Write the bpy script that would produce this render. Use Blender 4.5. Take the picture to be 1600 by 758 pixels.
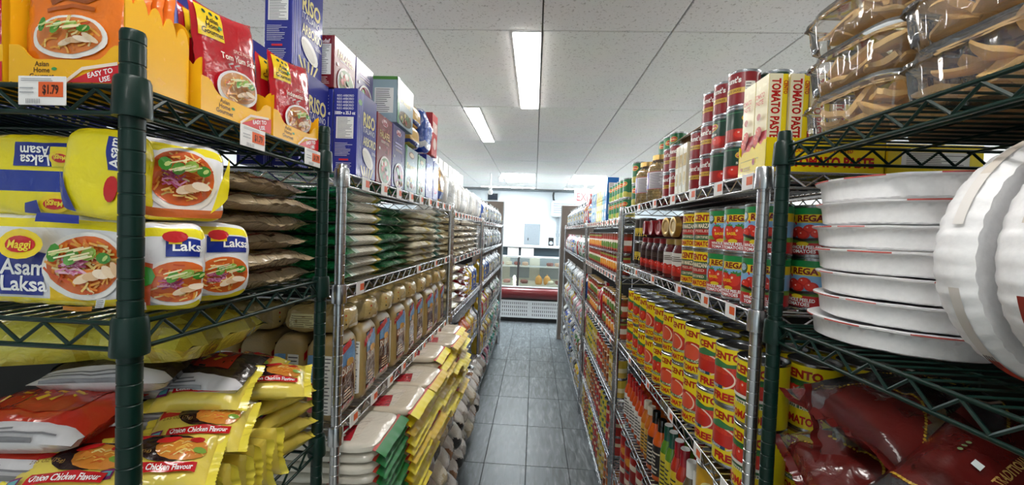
# Grocery aisle between wire shelving units
import bpy, math, random
from mathutils import Vector, Matrix, noise
PI = math.pi
scene = bpy.context.scene
for o in list(bpy.data.objects): bpy.data.objects.remove(o)
COL = scene.collection
# ------------------------------------------------------------------ camera
F, CX, CY, VPX, VPY, ROLL, EYE = 643.0, 800.0, 379.0, 835.5, 362.0, .038, 1.70
vf = Vector((VPX - CX, CY - VPY, F)).normalized()          # world Y seen by the camera
up = Vector((math.sin(ROLL), math.cos(ROLL), 0)); up = (up - vf * up.dot(vf)).normalized()
vx = up.cross(vf)
if vx.x < 0: vx = -vx
cam = bpy.data.cameras.new('camera'); cam.sensor_width = 36.0; cam.lens = F / 1600 * 36
cam.clip_start = .02; cam.clip_end = 60
cam_o = bpy.data.objects.new('camera', cam); COL.objects.link(cam_o)
right = Vector((vx.x, vf.x, up.x)); upw = Vector((vx.y, vf.y, up.y)); fwd = Vector((vx.z, vf.z, up.z))
m = Matrix.Identity(4)
for i in range(3): m[i][0] = right[i]; m[i][1] = upw[i]; m[i][2] = -fwd[i]
m[0][3], m[1][3], m[2][3] = 0, 0, EYE
cam_o.matrix_world = m
scene.camera = cam_o
# ------------------------------------------------------------------ world, exposure
w = bpy.data.worlds.new('fill_sky'); scene.world = w; w.use_nodes = True
w.node_tree.nodes['Background'].inputs[0].default_value = (.8, .85, .9, 1)
w.node_tree.nodes['Background'].inputs[1].default_value = 1.25  # bright sky outside, fill light through the added shop front
vs = scene.view_settings
vs.view_transform = 'Standard'; vs.look = 'None'; vs.exposure = 0.14; vs.gamma = 1.0; vs.use_curve_mapping = False
LAMP_NEAR, LAMP_FAR = 24.0, 36.0        # emission of the ceiling lamps
scene.cycles.transparent_max_bounces = 24
# ------------------------------------------------------------------ colours, materials
def hx(s, a=1.0):
    if not isinstance(s, str): return tuple(s)
    s = s.lstrip('#'); c = []
    for i in (0, 2, 4):
        v = int(s[i:i + 2], 16) / 255
        c.append(v / 12.92 if v <= .04045 else ((v + .055) / 1.055) ** 2.4)
    return (c[0], c[1], c[2], a)
MATS = {}
def new_mat(name):
    mt = bpy.data.materials.new(name); mt.use_nodes = True; MATS[name] = mt
    nt = mt.node_tree; return mt, nt, nt.nodes['Principled BSDF']
def mat(name, col, rough=.5, metal=0., coat=0., noise_amt=.08, scale=30., bump=0., emis=0., bscale=None):
    """plain material whose tone and gloss wander a little with noise"""
    mt, nt, b = new_mat(name); c = hx(col); N = nt.nodes.new; Lk = nt.links.new
    tc = N('ShaderNodeTexCoord'); nz = N('ShaderNodeTexNoise'); nz.inputs['Scale'].default_value = scale
    nz.inputs['Detail'].default_value = 4
    Lk(tc.outputs['Object'], nz.inputs['Vector'])
    mx = N('ShaderNodeMix'); mx.data_type = 'RGBA'
    mx.inputs[6].default_value = tuple(v * (1 - noise_amt) for v in c[:3]) + (1,)
    mx.inputs[7].default_value = tuple(min(1, v * (1 + noise_amt)) for v in c[:3]) + (1,)
    Lk(nz.outputs['Fac'], mx.inputs[0]); Lk(mx.outputs[2], b.inputs['Base Color'])
    b.inputs['Roughness'].default_value = rough; b.inputs['Metallic'].default_value = metal
    b.inputs['Coat Weight'].default_value = coat; b.inputs['Coat Roughness'].default_value = .1
    if bump:
        n2 = nz
        if bscale:
            n2 = N('ShaderNodeTexNoise'); n2.inputs['Scale'].default_value = bscale; Lk(tc.outputs['Object'], n2.inputs['Vector'])
        bp = N('ShaderNodeBump'); bp.inputs['Strength'].default_value = bump; bp.inputs['Distance'].default_value = .004
        Lk(n2.outputs['Fac'], bp.inputs['Height']); Lk(bp.outputs[0], b.inputs['Normal'])
    if emis:
        b.inputs['Emission Color'].default_value = c; b.inputs['Emission Strength'].default_value = emis
    return mt
def print_mat(name, rough, coat=0., bump=0., scale=60., dist=.003, metal=0., sheen=0):
    """printed surface: the ink colour is stored with the faces"""
    mt, nt, b = new_mat(name); N = nt.nodes.new; Lk = nt.links.new
    at = N('ShaderNodeAttribute'); at.attribute_name = 'Col'
    Lk(at.outputs['Color'], b.inputs['Base Color'])
    b.inputs['Roughness'].default_value = rough; b.inputs['Coat Weight'].default_value = coat
    b.inputs['Coat Roughness'].default_value = .08; b.inputs['Metallic'].default_value = metal
    tc = N('ShaderNodeTexCoord'); nz = N('ShaderNodeTexNoise'); nz.inputs['Scale'].default_value = scale
    nz.inputs['Detail'].default_value = 3; nz.inputs['Distortion'].default_value = .6
    Lk(tc.outputs['Object'], nz.inputs['Vector'])
    if bump:
        bp = N('ShaderNodeBump'); bp.inputs['Strength'].default_value = bump; bp.inputs['Distance'].default_value = dist
        Lk(nz.outputs['Fac'], bp.inputs['Height']); Lk(bp.outputs[0], b.inputs['Normal'])
        if coat: Lk(bp.outputs[0], b.inputs['Coat Normal'])
    else:
        mr = N('ShaderNodeMapRange'); mr.inputs[3].default_value = rough * .85; mr.inputs[4].default_value = rough * 1.15
        Lk(nz.outputs['Fac'], mr.inputs[0]); Lk(mr.outputs[0], b.inputs['Roughness'])
    return mt
PAPER = print_mat('printed_paper', .5)
CARTON = print_mat('varnished_carton', .26, coat=.25)
FILM = print_mat('printed_plastic_film', .22, coat=.5, bump=.35, scale=38., dist=.006)
CRINKLE = print_mat('crinkled_cellophane_print', .18, coat=.6, bump=.6, scale=55., dist=.008)
CANLABEL = print_mat('can_label_paper', .32, coat=.15)
GRAIN = print_mat('grain_in_cellophane', .3, coat=.5, bump=.5, scale=420., dist=.002)
INK = print_mat('sign_ink', .5)
TIN = mat('tin_plate', '#b9bcc0', .26, 1., scale=90)
GOLDLID = mat('gold_lacquered_lid', '#c9a765', .28, .85)
REDLID = mat('red_enamel_lid', '#8d1320', .3, .2, coat=.4)
CHROME = mat('chrome_wire', '#c6c8cb', .27, 1., scale=14, noise_amt=.12)
GREENEP = mat('dark_green_epoxy', '#08261f', .36, 0., coat=.08, scale=40, noise_amt=.15, bump=.05); GREENEP.node_tree.nodes['Principled BSDF'].inputs['Specular IOR Level'].default_value = .3
WHITEPL = mat('white_plastic', '#e9e9e8', .4)
BLACKPL = mat('black_plastic', '#141416', .35)
GREYPL = mat('grey_painted_metal', '#8f989f', .45)
LTGREY = mat('light_grey_metal', '#c7ccd0', .45)
SHADEBACK = mat('shade_backing', '#1b1a18', .8)
FOAM = mat('white_foam', '#f2f2f3', .45, coat=.1, bump=.08, scale=160)
BROWNEND = mat('brown_laminate_end', '#8d8076', .5)
CHIP = mat('baked_pita_chip', '#f2c07a', .65, noise_amt=.28, scale=38, bump=.5, bscale=120)
def clear_mat(name, tint, gloss=.16, rough=.06, bump=.0, scale=40):
    mt = bpy.data.materials.new(name); mt.use_nodes = True; nt = mt.node_tree; nt.nodes.clear(); N = nt.nodes.new; Lk = nt.links.new
    out = N('ShaderNodeOutputMaterial'); tr = N('ShaderNodeBsdfTransparent'); tr.inputs[0].default_value = hx(tint)
    gl = N('ShaderNodeBsdfGlossy'); gl.inputs['Roughness'].default_value = rough
    df = N('ShaderNodeBsdfDiffuse'); df.inputs[0].default_value = (.85, .87, .9, 1)
    fr = N('ShaderNodeFresnel'); fr.inputs[0].default_value = 1.28
    ad = N('ShaderNodeMath'); ad.operation = 'ADD'; ad.inputs[1].default_value = gloss * .35; ad.use_clamp = True
    m1 = N('ShaderNodeMixShader'); m2 = N('ShaderNodeMixShader'); m2.inputs[0].default_value = gloss * .35
    Lk(tr.outputs[0], m2.inputs[1]); Lk(df.outputs[0], m2.inputs[2])
    Lk(fr.outputs[0], ad.inputs[0]); Lk(ad.outputs[0], m1.inputs[0]); Lk(m2.outputs[0], m1.inputs[1]); Lk(gl.outputs[0], m1.inputs[2])
    tc = N('ShaderNodeTexCoord'); nz = N('ShaderNodeTexNoise'); nz.inputs['Scale'].default_value = scale
    bp = N('ShaderNodeBump'); bp.inputs['Strength'].default_value = bump; bp.inputs['Distance'].default_value = .004
    Lk(tc.outputs['Object'], nz.inputs['Vector']); Lk(nz.outputs['Fac'], bp.inputs['Height'])
    Lk(bp.outputs[0], gl.inputs['Normal']); Lk(bp.outputs[0], fr.inputs['Normal'])
    Lk(m1.outputs[0], out.inputs[0]); MATS[name] = mt; return mt
CLEAR = clear_mat('clear_rigid_plastic', '#fbfbfa', .2, .06, .1, 30)
WRAP = clear_mat('clear_crinkled_bag', '#f4f4f4', .16, .1, .6, 45)
GLASS = clear_mat('case_glass', '#f2f8f6', .05, .02)
# ------------------------------------------------------------------ mesh building
class MB:
    """collects shapes; build() makes ONE mesh"""
    def __init__(s): s.v = []; s.f = []; s.m = []; s.c = []
    def add(s, V, Fs, mi=0, col=(1, 1, 1, 1)):
        n = len(s.v); s.v += [tuple(p) for p in V]
        col = hx(col)
        for f in Fs: s.f.append(tuple(i + n for i in f)); s.m.append(mi); s.c.append(col)
        return s
    def box(s, a, b, mi=0, col=(1, 1, 1, 1), ch=0.):
        x0, y0, z0 = a; x1, y1, z1 = b
        if not ch:
            V = [(x, y, z) for x in (x0, x1) for y in (y0, y1) for z in (z0, z1)]
            return s.add(V, [(0, 1, 3, 2), (4, 6, 7, 5), (0, 4, 5, 1), (2, 3, 7, 6), (0, 2, 6, 4), (1, 5, 7, 3)], mi, col)
        V = []; idx = {}; c = ch
        X = (x0, x1); Y = (y0, y1); Z = (z0, z1)
        for i in (0, 1):
            for j in (0, 1):
                for k in (0, 1):
                    sx, sy, sz = (c, -c)[i], (c, -c)[j], (c, -c)[k]
                    idx[i, j, k, 0] = len(V); V.append((X[i], Y[j] + sy, Z[k] + sz))
                    idx[i, j, k, 1] = len(V); V.append((X[i] + sx, Y[j], Z[k] + sz))
                    idx[i, j, k, 2] = len(V); V.append((X[i] + sx, Y[j] + sy, Z[k]))
        Fs = []
        for i in (0, 1):
            Fs.append([idx[i, 0, 0, 0], idx[i, 0, 1, 0], idx[i, 1, 1, 0], idx[i, 1, 0, 0]][::1 if i == 0 else -1])
            Fs.append([idx[0, i, 0, 1], idx[1, i, 0, 1], idx[1, i, 1, 1], idx[0, i, 1, 1]][::1 if i == 0 else -1])
            Fs.append([idx[0, 0, i, 2], idx[0, 1, i, 2], idx[1, 1, i, 2], idx[1, 0, i, 2]][::1 if i == 0 else -1])
        for i in (0, 1):
            for j in (0, 1):
                Fs.append([idx[i, j, 0, 0], idx[i, j, 1, 0], idx[i, j, 1, 1], idx[i, j, 0, 1]][::1 if i == j else -1][::-1])
                Fs.append([idx[i, 0, j, 0], idx[i, 1, j, 0], idx[i, 1, j, 2], idx[i, 0, j, 2]][::1 if i == j else -1])
                Fs.append([idx[0, i, j, 1], idx[1, i, j, 1], idx[1, i, j, 2], idx[0, i, j, 2]][::1 if i == j else -1][::-1])
                for k in (0, 1):
                    Fs.append([idx[i, j, k, 0], idx[i, j, k, 1], idx[i, j, k, 2]][::1 if (i + j + k) % 2 else -1])
        return s.add(V, Fs, mi, col)
    def tube(s, pts, r, n=6, mi=0, col=(1, 1, 1, 1), cap=True):
        pts = [Vector(p) for p in pts]; V = []; Fs = []
        for i, p in enumerate(pts):
            d = (pts[min(i + 1, len(pts) - 1)] - pts[max(i - 1, 0)]).normalized()
            a = Vector((0, 0, 1)) if abs(d.z) < .9 else Vector((1, 0, 0))
            e1 = d.cross(a).normalized(); e2 = d.cross(e1)
            rr = r[i] if isinstance(r, (list, tuple)) else r
            for k in range(n):
                t = 2 * PI * k / n; V.append(p + (e1 * math.cos(t) + e2 * math.sin(t)) * rr)
        for i in range(len(pts) - 1):
            for k in range(n):
                k2 = (k + 1) % n
                Fs.append((i * n + k, i * n + k2, (i + 1) * n + k2, (i + 1) * n + k))
        if cap: Fs.append(tuple(range(n))[::-1]); Fs.append(tuple((len(pts) - 1) * n + k for k in range(n)))
        return s.add(V, Fs, mi, col)
    def lathe(s, prof, n=24, c=(0, 0, 0), mi=0, col=(1, 1, 1, 1), cols=None, mis=None):
        for i in range(len(prof) - 1):
            (r0, z0), (r1, z1) = prof[i], prof[i + 1]; V = []; Fs = []
            for k in range(n):
                t = 2 * PI * k / n; ct, st = math.cos(t), math.sin(t)
                V.append((c[0] + r0 * ct, c[1] + r0 * st, c[2] + z0)); V.append((c[0] + r1 * ct, c[1] + r1 * st, c[2] + z1))
            for k in range(n):
                k2 = (k + 1) % n
                f = [2 * k, 2 * k2, 2 * k2 + 1, 2 * k + 1]
                if r0 < 1e-6: f = [2 * k, 2 * k2 + 1, 2 * k + 1]
                elif r1 < 1e-6: f = [2 * k, 2 * k2, 2 * k + 1]
                Fs.append(f)
            s.add(V, Fs, mis[i] if mis else mi, cols[i] if cols else col)
        return s
    def grid(s, fn, nu, nv, mi=0, col=(1, 1, 1, 1), colf=None, flip=False):
        V = [fn(i / nu, j / nv) for j in range(nv + 1) for i in range(nu + 1)]
        n0 = len(s.v); s.v += [tuple(p) for p in V]
        for j in range(nv):
            for i in range(nu):
                a = j * (nu + 1) + i; f = (a, a + 1, a + nu + 2, a + nu + 1)
                if flip: f = f[::-1]
                s.f.append(tuple(k + n0 for k in f)); s.m.append(mi)
                s.c.append(hx(colf((i + .5) / nu, (j + .5) / nv)) if colf else hx(col))
        return s
    def build(s, name, mats, smooth=True, weld=True, angle=38):
        v, f = s.v, s.f; fm, fc = s.m, s.c
        if weld:
            key = {}; mp = []; nv = []
            for p in v:
                k = (round(p[0] * 2e4), round(p[1] * 2e4), round(p[2] * 2e4))
                if k not in key: key[k] = len(nv); nv.append(p)
                mp.append(key[k])
            nf = []; nm = []; nc = []
            for a, mi, c in zip(f, fm, fc):
                b = []
                for i in a:
                    j = mp[i]
                    if j not in b: b.append(j)
                if len(b) >= 3: nf.append(b); nm.append(mi); nc.append(c)
            v, f, fm, fc = nv, nf, nm, nc
        me = bpy.data.meshes.new(name); me.from_pydata(v, [], f)
        for mt in (mats if isinstance(mats, (list, tuple)) else [mats]): me.materials.append(mt)
        me.polygons.foreach_set('material_index', fm)
        at = me.color_attributes.new('Col', 'FLOAT_COLOR', 'CORNER'); arr = []
        for a, c in zip(f, fc): arr += list(c) * len(a)
        at.data.foreach_set('color', arr)
        if smooth:
            me.polygons.foreach_set('use_smooth', [True] * len(f)); me.set_sharp_from_angle(angle=math.radians(angle))
        me.update(); return me
# ------------------------------------------------------------------ objects
def obj(name, me, parent=None, loc=(0, 0, 0), rot=(0, 0, 0)):
    o = bpy.data.objects.new(name, me); COL.objects.link(o); o.location = loc; o.rotation_euler = rot
    if parent: o.parent = parent
    return o
def tag(o, label=None, cat=None, group=None, kind=None):
    if label: o['label'] = label
    if cat: o['category'] = cat
    if group: o['group'] = group
    if kind: o['kind'] = kind
    return o
ALL = []
def place(pr, loc, rot, label, cat, group=None, name=None):
    """one more individual of a product: root mesh plus its parts"""
    r = obj(name or pr['name'], pr['mesh'], None, loc, rot if isinstance(rot, (tuple, list)) else (0, 0, rot))
    tag(r, label, cat, group); ALL.append(r)
    for pn, pm, *sub in pr.get('parts', []):
        c = obj(pn, pm, r)
        for sn, sm in sub: obj(sn, sm, c)
    return r
def face(rz, lean=0., roll=0.):
    """stand a flat-lying packet up: rz=0 faces -Y, PI/2 faces +X; lean tips the top back, roll turns it in its own plane"""
    return tuple((Matrix.Rotation(rz, 3, 'Z') @ Matrix.Rotation(PI / 2 - lean, 3, 'X') @ Matrix.Rotation(roll, 3, 'Z')).to_euler())
ORD = ['first', 'second', 'third', 'fourth', 'fifth', 'sixth', 'seventh', 'eighth', 'ninth', 'tenth', 'eleventh', 'twelfth',
       'thirteenth', 'fourteenth', 'fifteenth', 'sixteenth', 'seventeenth', 'eighteenth', 'nineteenth', 'twentieth']
# ------------------------------------------------------------------ print: flat shapes laid on a surface
TXT = {}
def text_tris(sx, bold=.0):
    k = (sx, bold)
    if k in TXT: return TXT[k]
    cu = bpy.data.curves.new('t', 'FONT'); cu.body = sx; cu.size = 1.0; cu.resolution_u = 2; cu.offset = bold; cu.fill_mode = 'FRONT'
    o = bpy.data.objects.new('t', cu); COL.objects.link(o)
    me = o.to_mesh(); me.calc_loop_triangles()
    V = [(p.co.x, p.co.y) for p in me.vertices]; T = [tuple(t.vertices) for t in me.loop_triangles]
    o.to_mesh_clear(); bpy.data.objects.remove(o); bpy.data.curves.remove(cu)
    x0 = min((p[0] for p in V), default=0); x1 = max((p[0] for p in V), default=1)
    V = [((p[0] - x0) / .7, p[1] / .7) for p in V]
    TXT[k] = (V, T, (x1 - x0) / .7); return TXT[k]
class Print:
    def __init__(s, surf, edge=1e9, eps=.0003, mi=0, mb=None):
        s.mb = mb or MB(); s.surf = surf; s.edge = edge; s.eps = eps; s.l = 1; s.mi = mi
    def tris(s, V, T, col, up=True):
        V = list(V); T = list(T); e2 = s.edge ** 2
        if s.edge < 1e8:
            mid = {}; out = []; st = T
            def M(a, b):
                k = (min(a, b), max(a, b))
                if k not in mid: mid[k] = len(V); V.append(((V[a][0] + V[b][0]) / 2, (V[a][1] + V[b][1]) / 2))
                return mid[k]
            def d2(a, b): return (V[a][0] - V[b][0]) ** 2 + (V[a][1] - V[b][1]) ** 2
            while st:
                a, b, c = st.pop(); da, db, dc = d2(a, b), d2(b, c), d2(c, a); mxd = max(da, db, dc)
                if mxd <= e2: out.append((a, b, c)); continue
                if mxd == db: a, b, c = b, c, a
                elif mxd == dc: a, b, c = c, a, b
                k = M(a, b); st += [(a, k, c), (k, b, c)]
            T = out
        d = s.eps * s.l
        s.mb.add([s.surf(u, v, d) for u, v in V], T, s.mi, col)
        if up: s.l += 1
        return s
    def poly(s, P, col, up=True):
        n = len(P); cx = sum(p[0] for p in P) / n; cy = sum(p[1] for p in P) / n
        return s.tris([(cx, cy)] + list(P), [(0, 1 + i, 1 + (i + 1) % n) for i in range(n)], col, up)
    def rect(s, u0, v0, u1, v1, col, up=True):
        return s.tris([(u0, v0), (u1, v0), (u1, v1), (u0, v1)], [(0, 1, 2), (0, 2, 3)], col, up)
    def ell(s, cu, cv, ru, rv, col, n=20, rot=0., a0=0, a1=2 * PI, up=True):
        c, q = math.cos(rot), math.sin(rot); P = []
        full = a1 - a0 > 6.28
        for i in range(n + (0 if full else 1)):
            t = a0 + (a1 - a0) * i / n; x, y = ru * math.cos(t), rv * math.sin(t); P.append((cu + x * c - y * q, cv + x * q + y * c))
        return s.poly(P, col, up)
    def stroke(s, P, wd, col, up=True):
        L_, R_ = [], []
        for i, p in enumerate(P):
            a = P[max(i - 1, 0)]; b = P[min(i + 1, len(P) - 1)]; dx, dy = b[0] - a[0], b[1] - a[1]; l = math.hypot(dx, dy) or 1
            L_.append((p[0] - dy / l * wd / 2, p[1] + dx / l * wd / 2)); R_.append((p[0] + dy / l * wd / 2, p[1] - dx / l * wd / 2))
        V = []; T = []
        for a, b in zip(R_, L_): V += [a, b]
        for i in range(len(P) - 1): T += [(2 * i, 2 * i + 2, 2 * i + 3), (2 * i, 2 * i + 3, 2 * i + 1)]
        return s.tris(V, T, col, up)
    def ring(s, cu, cv, ru, rv, wd, col, a0=0, a1=2 * PI, n=24):
        return s.stroke([(cu + ru * math.cos(a0 + (a1 - a0) * i / n), cv + rv * math.sin(a0 + (a1 - a0) * i / n)) for i in range(n + 1)], wd, col)
    def text(s, t, cu, cv, h, col, width=None, rot=0., bold=.01, al='c', up=True, slant=0):
        V, T, wd = text_tris(t, bold); sc = h if width is None else width / max(wd, 1e-6)
        off = {'c': wd / 2, 'l': 0, 'r': wd}[al]; c, q = math.cos(rot), math.sin(rot); P = []
        for x, y in V:
            x = (x - off) * sc + slant * y * h; y = (y - .5) * h; P.append((cu + x * c - y * q, cv + x * q + y * c))
        return s.tris(P, T, col, up)
    def lines(s, u0, v0, u1, v1, n, col, fill=.45, seed=0):
        rr = random.Random(seed); hh = (v1 - v0) / n
        for i in range(n):
            s.rect(u0, v0 + hh * i, u0 + (u1 - u0) * rr.uniform(.55, 1), v0 + hh * (i + fill), col, up=False)
        s.l += 1; return s
    def table(s, u0, v0, u1, v1, n=9):
        s.rect(u0, v0, u1, v1, '#f1f1ee'); return s.lines(u0 + (u1 - u0) * .07, v0 + (v1 - v0) * .04, u1 - (u1 - u0) * .07, v1, n, '#55565c', .3, n)
    def bowl(s, cu, cv, ru, rv, seed=1, n=46, rim='#f4f2ee', broth='#d9652a', greens=3, meat=3, pink=1):
        rr = random.Random(seed)
        s.ell(cu, cv, ru, rv, rim, 30); s.ell(cu, cv + rv * .04, ru * .88, rv * .84, broth, 26)
        pal = ['#f2b050', '#f0cc74', '#e8852f', '#f6dc9c', '#cf4f1c', '#e9a03c']
        for i in range(n):
            a = rr.uniform(0, 2 * PI); q = math.sqrt(rr.random()) * .72; x = cu + ru * q * math.cos(a); y = cv + rv * (q * math.sin(a) + .03)
            b = rr.uniform(0, PI); l = rr.uniform(.1, .22) * ru; k = rr.uniform(-.5, .5) * l
            s.stroke([(x - l * math.cos(b), y - l * .7 * math.sin(b)), (x + k * math.sin(b) * .5, y - k * math.cos(b) * .5), (x + l * math.cos(b), y + l * .7 * math.sin(b))], ru * .05, rr.choice(pal), up=(i % 12 == 11))
        s.l += 1
        for i in range(pink):
            for j in range(7):
                b = rr.uniform(-.6, .6); x, y = cu - ru * .25 + rr.uniform(-.15, .15) * ru, cv + rr.uniform(-.2, .15) * rv
                s.stroke([(x - .2 * ru, y + b * .2 * rv), (x, y), (x + .2 * ru, y + b * .35 * rv)], ru * .05, rr.choice(['#c2557e', '#d98bab', '#a33863', '#e5b4c6']), up=False)
        s.l += 1
        for i in range(meat):
            x, y = cu + ru * (.05 + .2 * i), cv - rv * (.3 - .06 * i)
            s.ell(x, y, ru * .25, rv * .13, ['#e8cfae', '#d9b48c', '#f0dcc2'][i % 3], 12, .4 - .3 * i)
        for i in range(greens):
            x, y = cu + ru * (.5 - .34 * i), cv + rv * (.28 + .1 * (i % 2))
            s.ell(x, y, ru * .2, rv * .17, ['#3f8a2c', '#93b84a', '#5fa03c'][i % 3], 9, .5 * i)
            s.ell(x + ru * .05, y, ru * .1, rv * .06, '#bcd07a', 7, .7)
        for j in range(8):
            x, y = cu + rr.uniform(-.45, .3) * ru, cv + rr.uniform(.2, .5) * rv
            s.stroke([(x - .2 * ru, y - .06 * rv), (x + .2 * ru, y + .08 * rv)], ru * .035, rr.choice(['#e8ecc0', '#cfdc90', '#f3e3b0']), up=False)
        s.l += 1
        return s
    def tomato(s, cu, cv, ru, rv, rot=0, leaf=True, cut=False):
        s.ell(cu, cv, ru, rv, '#c4231c', 18, rot); s.ell(cu - ru * .12, cv + rv * .1, ru * .72, rv * .74, '#dd3a2a', 16, rot)
        if cut:
            s.ell(cu, cv, ru * .62, rv * .66, '#ef7a5a', 14, rot); s.ell(cu, cv, ru * .4, rv * .42, '#e2b06a', 10, rot)
        s.ell(cu - ru * .35, cv + rv * .35, ru * .14, rv * .16, '#f7c9bd', 8, rot)
        if leaf:
            for a in (.4, 1.2, 2.0, 2.7): s.stroke([(cu, cv + rv * .85), (cu + ru * .6 * math.cos(a), cv + rv * (.8 + .35 * math.sin(a)))], ru * .16, '#3c8a35', up=False)
            s.l += 1
        return s
    def mesh(s, name, mats, **k): return s.mb.build(name, mats, **k)
GLOSS = print_mat('glossy_bottle_glass', .12, coat=.4)
# ------------------------------------------------------------------ product shapes
def sgnp(a, k): return math.copysign(abs(a) ** k, a)
class Soft:
    """a filled packet: rounded block with creases; pinch gathers the top like a sealed bag"""
    def __init__(s, w, d, h, k=6., seed=0, wr=.003, freq=14., pinch=0., bul=0., pax='x', p0=.62):
        s.w, s.d, s.h, s.k, s.seed, s.wr, s.fr, s.pinch, s.bul, s.pax, s.p0 = w, d, h, k, seed, wr, freq, pinch, bul, pax, p0
    def pt(s, face, a, b, off=0.):
        p = {'xp': (1, a, b), 'xn': (-1, -a, b), 'yn': (a, -1, b), 'yp': (-a, 1, b), 'zp': (a, b, 1), 'zn': (a, -b, -1)}[face]
        k = s.k; n = sum(abs(c) ** k for c in p) ** (1 / k); q = [c / n for c in p]
        g = Vector([sgnp(q[i], k - 1) / (s.w, s.d, s.h)[i] for i in range(3)]); g.normalize()
        P = Vector((q[0] * s.w / 2, q[1] * s.d / 2, q[2] * s.h / 2 + s.h / 2))
        if s.bul: P += g * s.bul * (1 - q[2] ** 2) * (1 - min(abs(q[0]), abs(q[1])) ** 2)
        if s.wr:
            e = noise.noise(P * s.fr + Vector((s.seed * 7.3, s.seed * 3.1, s.seed))) + .5 * noise.noise(P * s.fr * 2.6 + Vector((s.seed, 9.7, 2.)))
            P += g * s.wr * e
        if s.pinch:
            f = max(0., (P.z / s.h - s.p0) / (1 - s.p0)); f = min(1, f); f = f * f * (3 - 2 * f)
            if s.pax == 'x': P.x *= 1 - s.pinch * f
            else: P.y *= 1 - s.pinch * f
        P += g * off
        if P.z < 0: P.z = 0 if off == 0 else P.z
        return P
    def body(s, name, matl, colf, n=(8, 8, 10)):
        mb = MB(); nx, ny, nz = n
        for f, (a, b) in dict(xp=(ny, nz), xn=(ny, nz), yn=(nx, nz), yp=(nx, nz), zp=(nx, ny), zn=(nx, ny)).items():
            mb.grid(lambda i, j, f=f: s.pt(f, 2 * i - 1, 2 * j - 1), a, b, 0, colf=(lambda i, j, f=f: colf(f, 2 * i - 1, j)) if callable(colf) else None, col=colf if not callable(colf) else (1, 1, 1))
        return mb.build(name, matl, angle=60)
    def pr(s, face, edge=.016, eps=.0004, mb=None):
        hw = {'x': s.d, 'y': s.w, 'z': s.w}[face[0]] / 2; hh = (s.h if face[0] != 'z' else s.d) / 2
        return Print(lambda u, v, d: s.pt(face, max(-1, min(1, u / hw)), max(-1, min(1, v / hh - 1)) if face[0] != 'z' else max(-1, min(1, v / hh)), d + .0004), edge, eps, mb=mb)
class Pillow:
    """a packet lying flat: long axis x, seams at both ends"""
    def __init__(s, w, h, t, seed=0, a=3., b=.5, wr=.12, flat=.4, fin=0., fr=2.2, sag=0., fw=.35):
        s.w, s.h, s.t, s.seed, s.a, s.b, s.wr, s.flat, s.fin, s.fr, s.sag, s.fw = w, h, t, seed, a, b, wr, flat, fin, fr, sag, fw
    def z(s, U, V):
        p = max(0, (1 - abs(U) ** s.a) * (1 - abs(V) ** s.a)) ** s.b
        e = noise.noise(Vector((U * s.fr * s.w / s.h + s.seed * 5.7, V * s.fr, s.seed * 2.3))) + .6 * noise.noise(Vector((U * 5 + s.seed, V * 5.5, 4.)))
        rad = math.sin(V * 17 + s.seed + 2 * math.sin(V * 5)) * math.exp(-(1 - abs(U)) * 7) * .05
        mid = s.flat * s.t
        return mid + (1 - s.flat) * s.t * p + s.t * s.wr * e * p + s.t * rad, max(0., mid - s.flat * s.t * min(1, p * 1.5) + s.t * rad * .3)
    def xy(s, U, V): return (U * s.w / 2 * (1 - .03 * (1 - V * V)), V * s.h / 2 * (1 - .07 * (1 - U * U)))
    def top(s, U, V, d=0.):
        x, y = s.xy(U, V); return (x, y, s.z(U, V)[0] + d)
    def body(s, name, matl, colf, nu=18, nv=10, fincol=None, top=None):
        mb = MB(); cf = colf if callable(colf) else (lambda sd, U, V: colf)
        mb.grid(lambda i, j: s.top(2 * i - 1, 2 * j - 1), nu, nv, 0, colf=lambda i, j: cf('t', 2 * i - 1, 2 * j - 1))
        mb.grid(lambda i, j: s.xy(2 * i - 1, 2 * j - 1) + (s.z(2 * i - 1, 2 * j - 1)[1],), nu, nv, 0, colf=lambda i, j: cf('b', 2 * i - 1, 2 * j - 1), flip=True)
        s.seals = []
        if s.fin:
            for sd in (-1, 1):
                fb = MB()
                rr = random.Random(s.seed * 7 + sd); ph = rr.uniform(0, 6)
                def fn(i, j):
                    V = 2 * j - 1; x, y = s.xy(sd, V); zz = s.z(sd, V)[0]
                    return (x + sd * i * (s.fin + (.0015 if round(j * nv * 2) % 2 else 0)), y, zz + i * s.fin * (s.fw * math.sin(V * 4 + ph) + s.sag))
                fb.grid(fn, 2, nv * 2, 0, colf=lambda i, j: fincol or cf('f', sd, 2 * j - 1)); s.seals.append(('end_seal', fb.build('end_seal', matl, angle=70)))
        return mb.build(name, matl, angle=70)
    def pr(s, edge=.014, eps=.0005, mb=None):
        return Print(lambda u, v, d: s.top(max(-1, min(1, u / (s.w / 2))), max(-1, min(1, v / (s.h / 2))), d + .0004), edge, eps, mb=mb)
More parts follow.
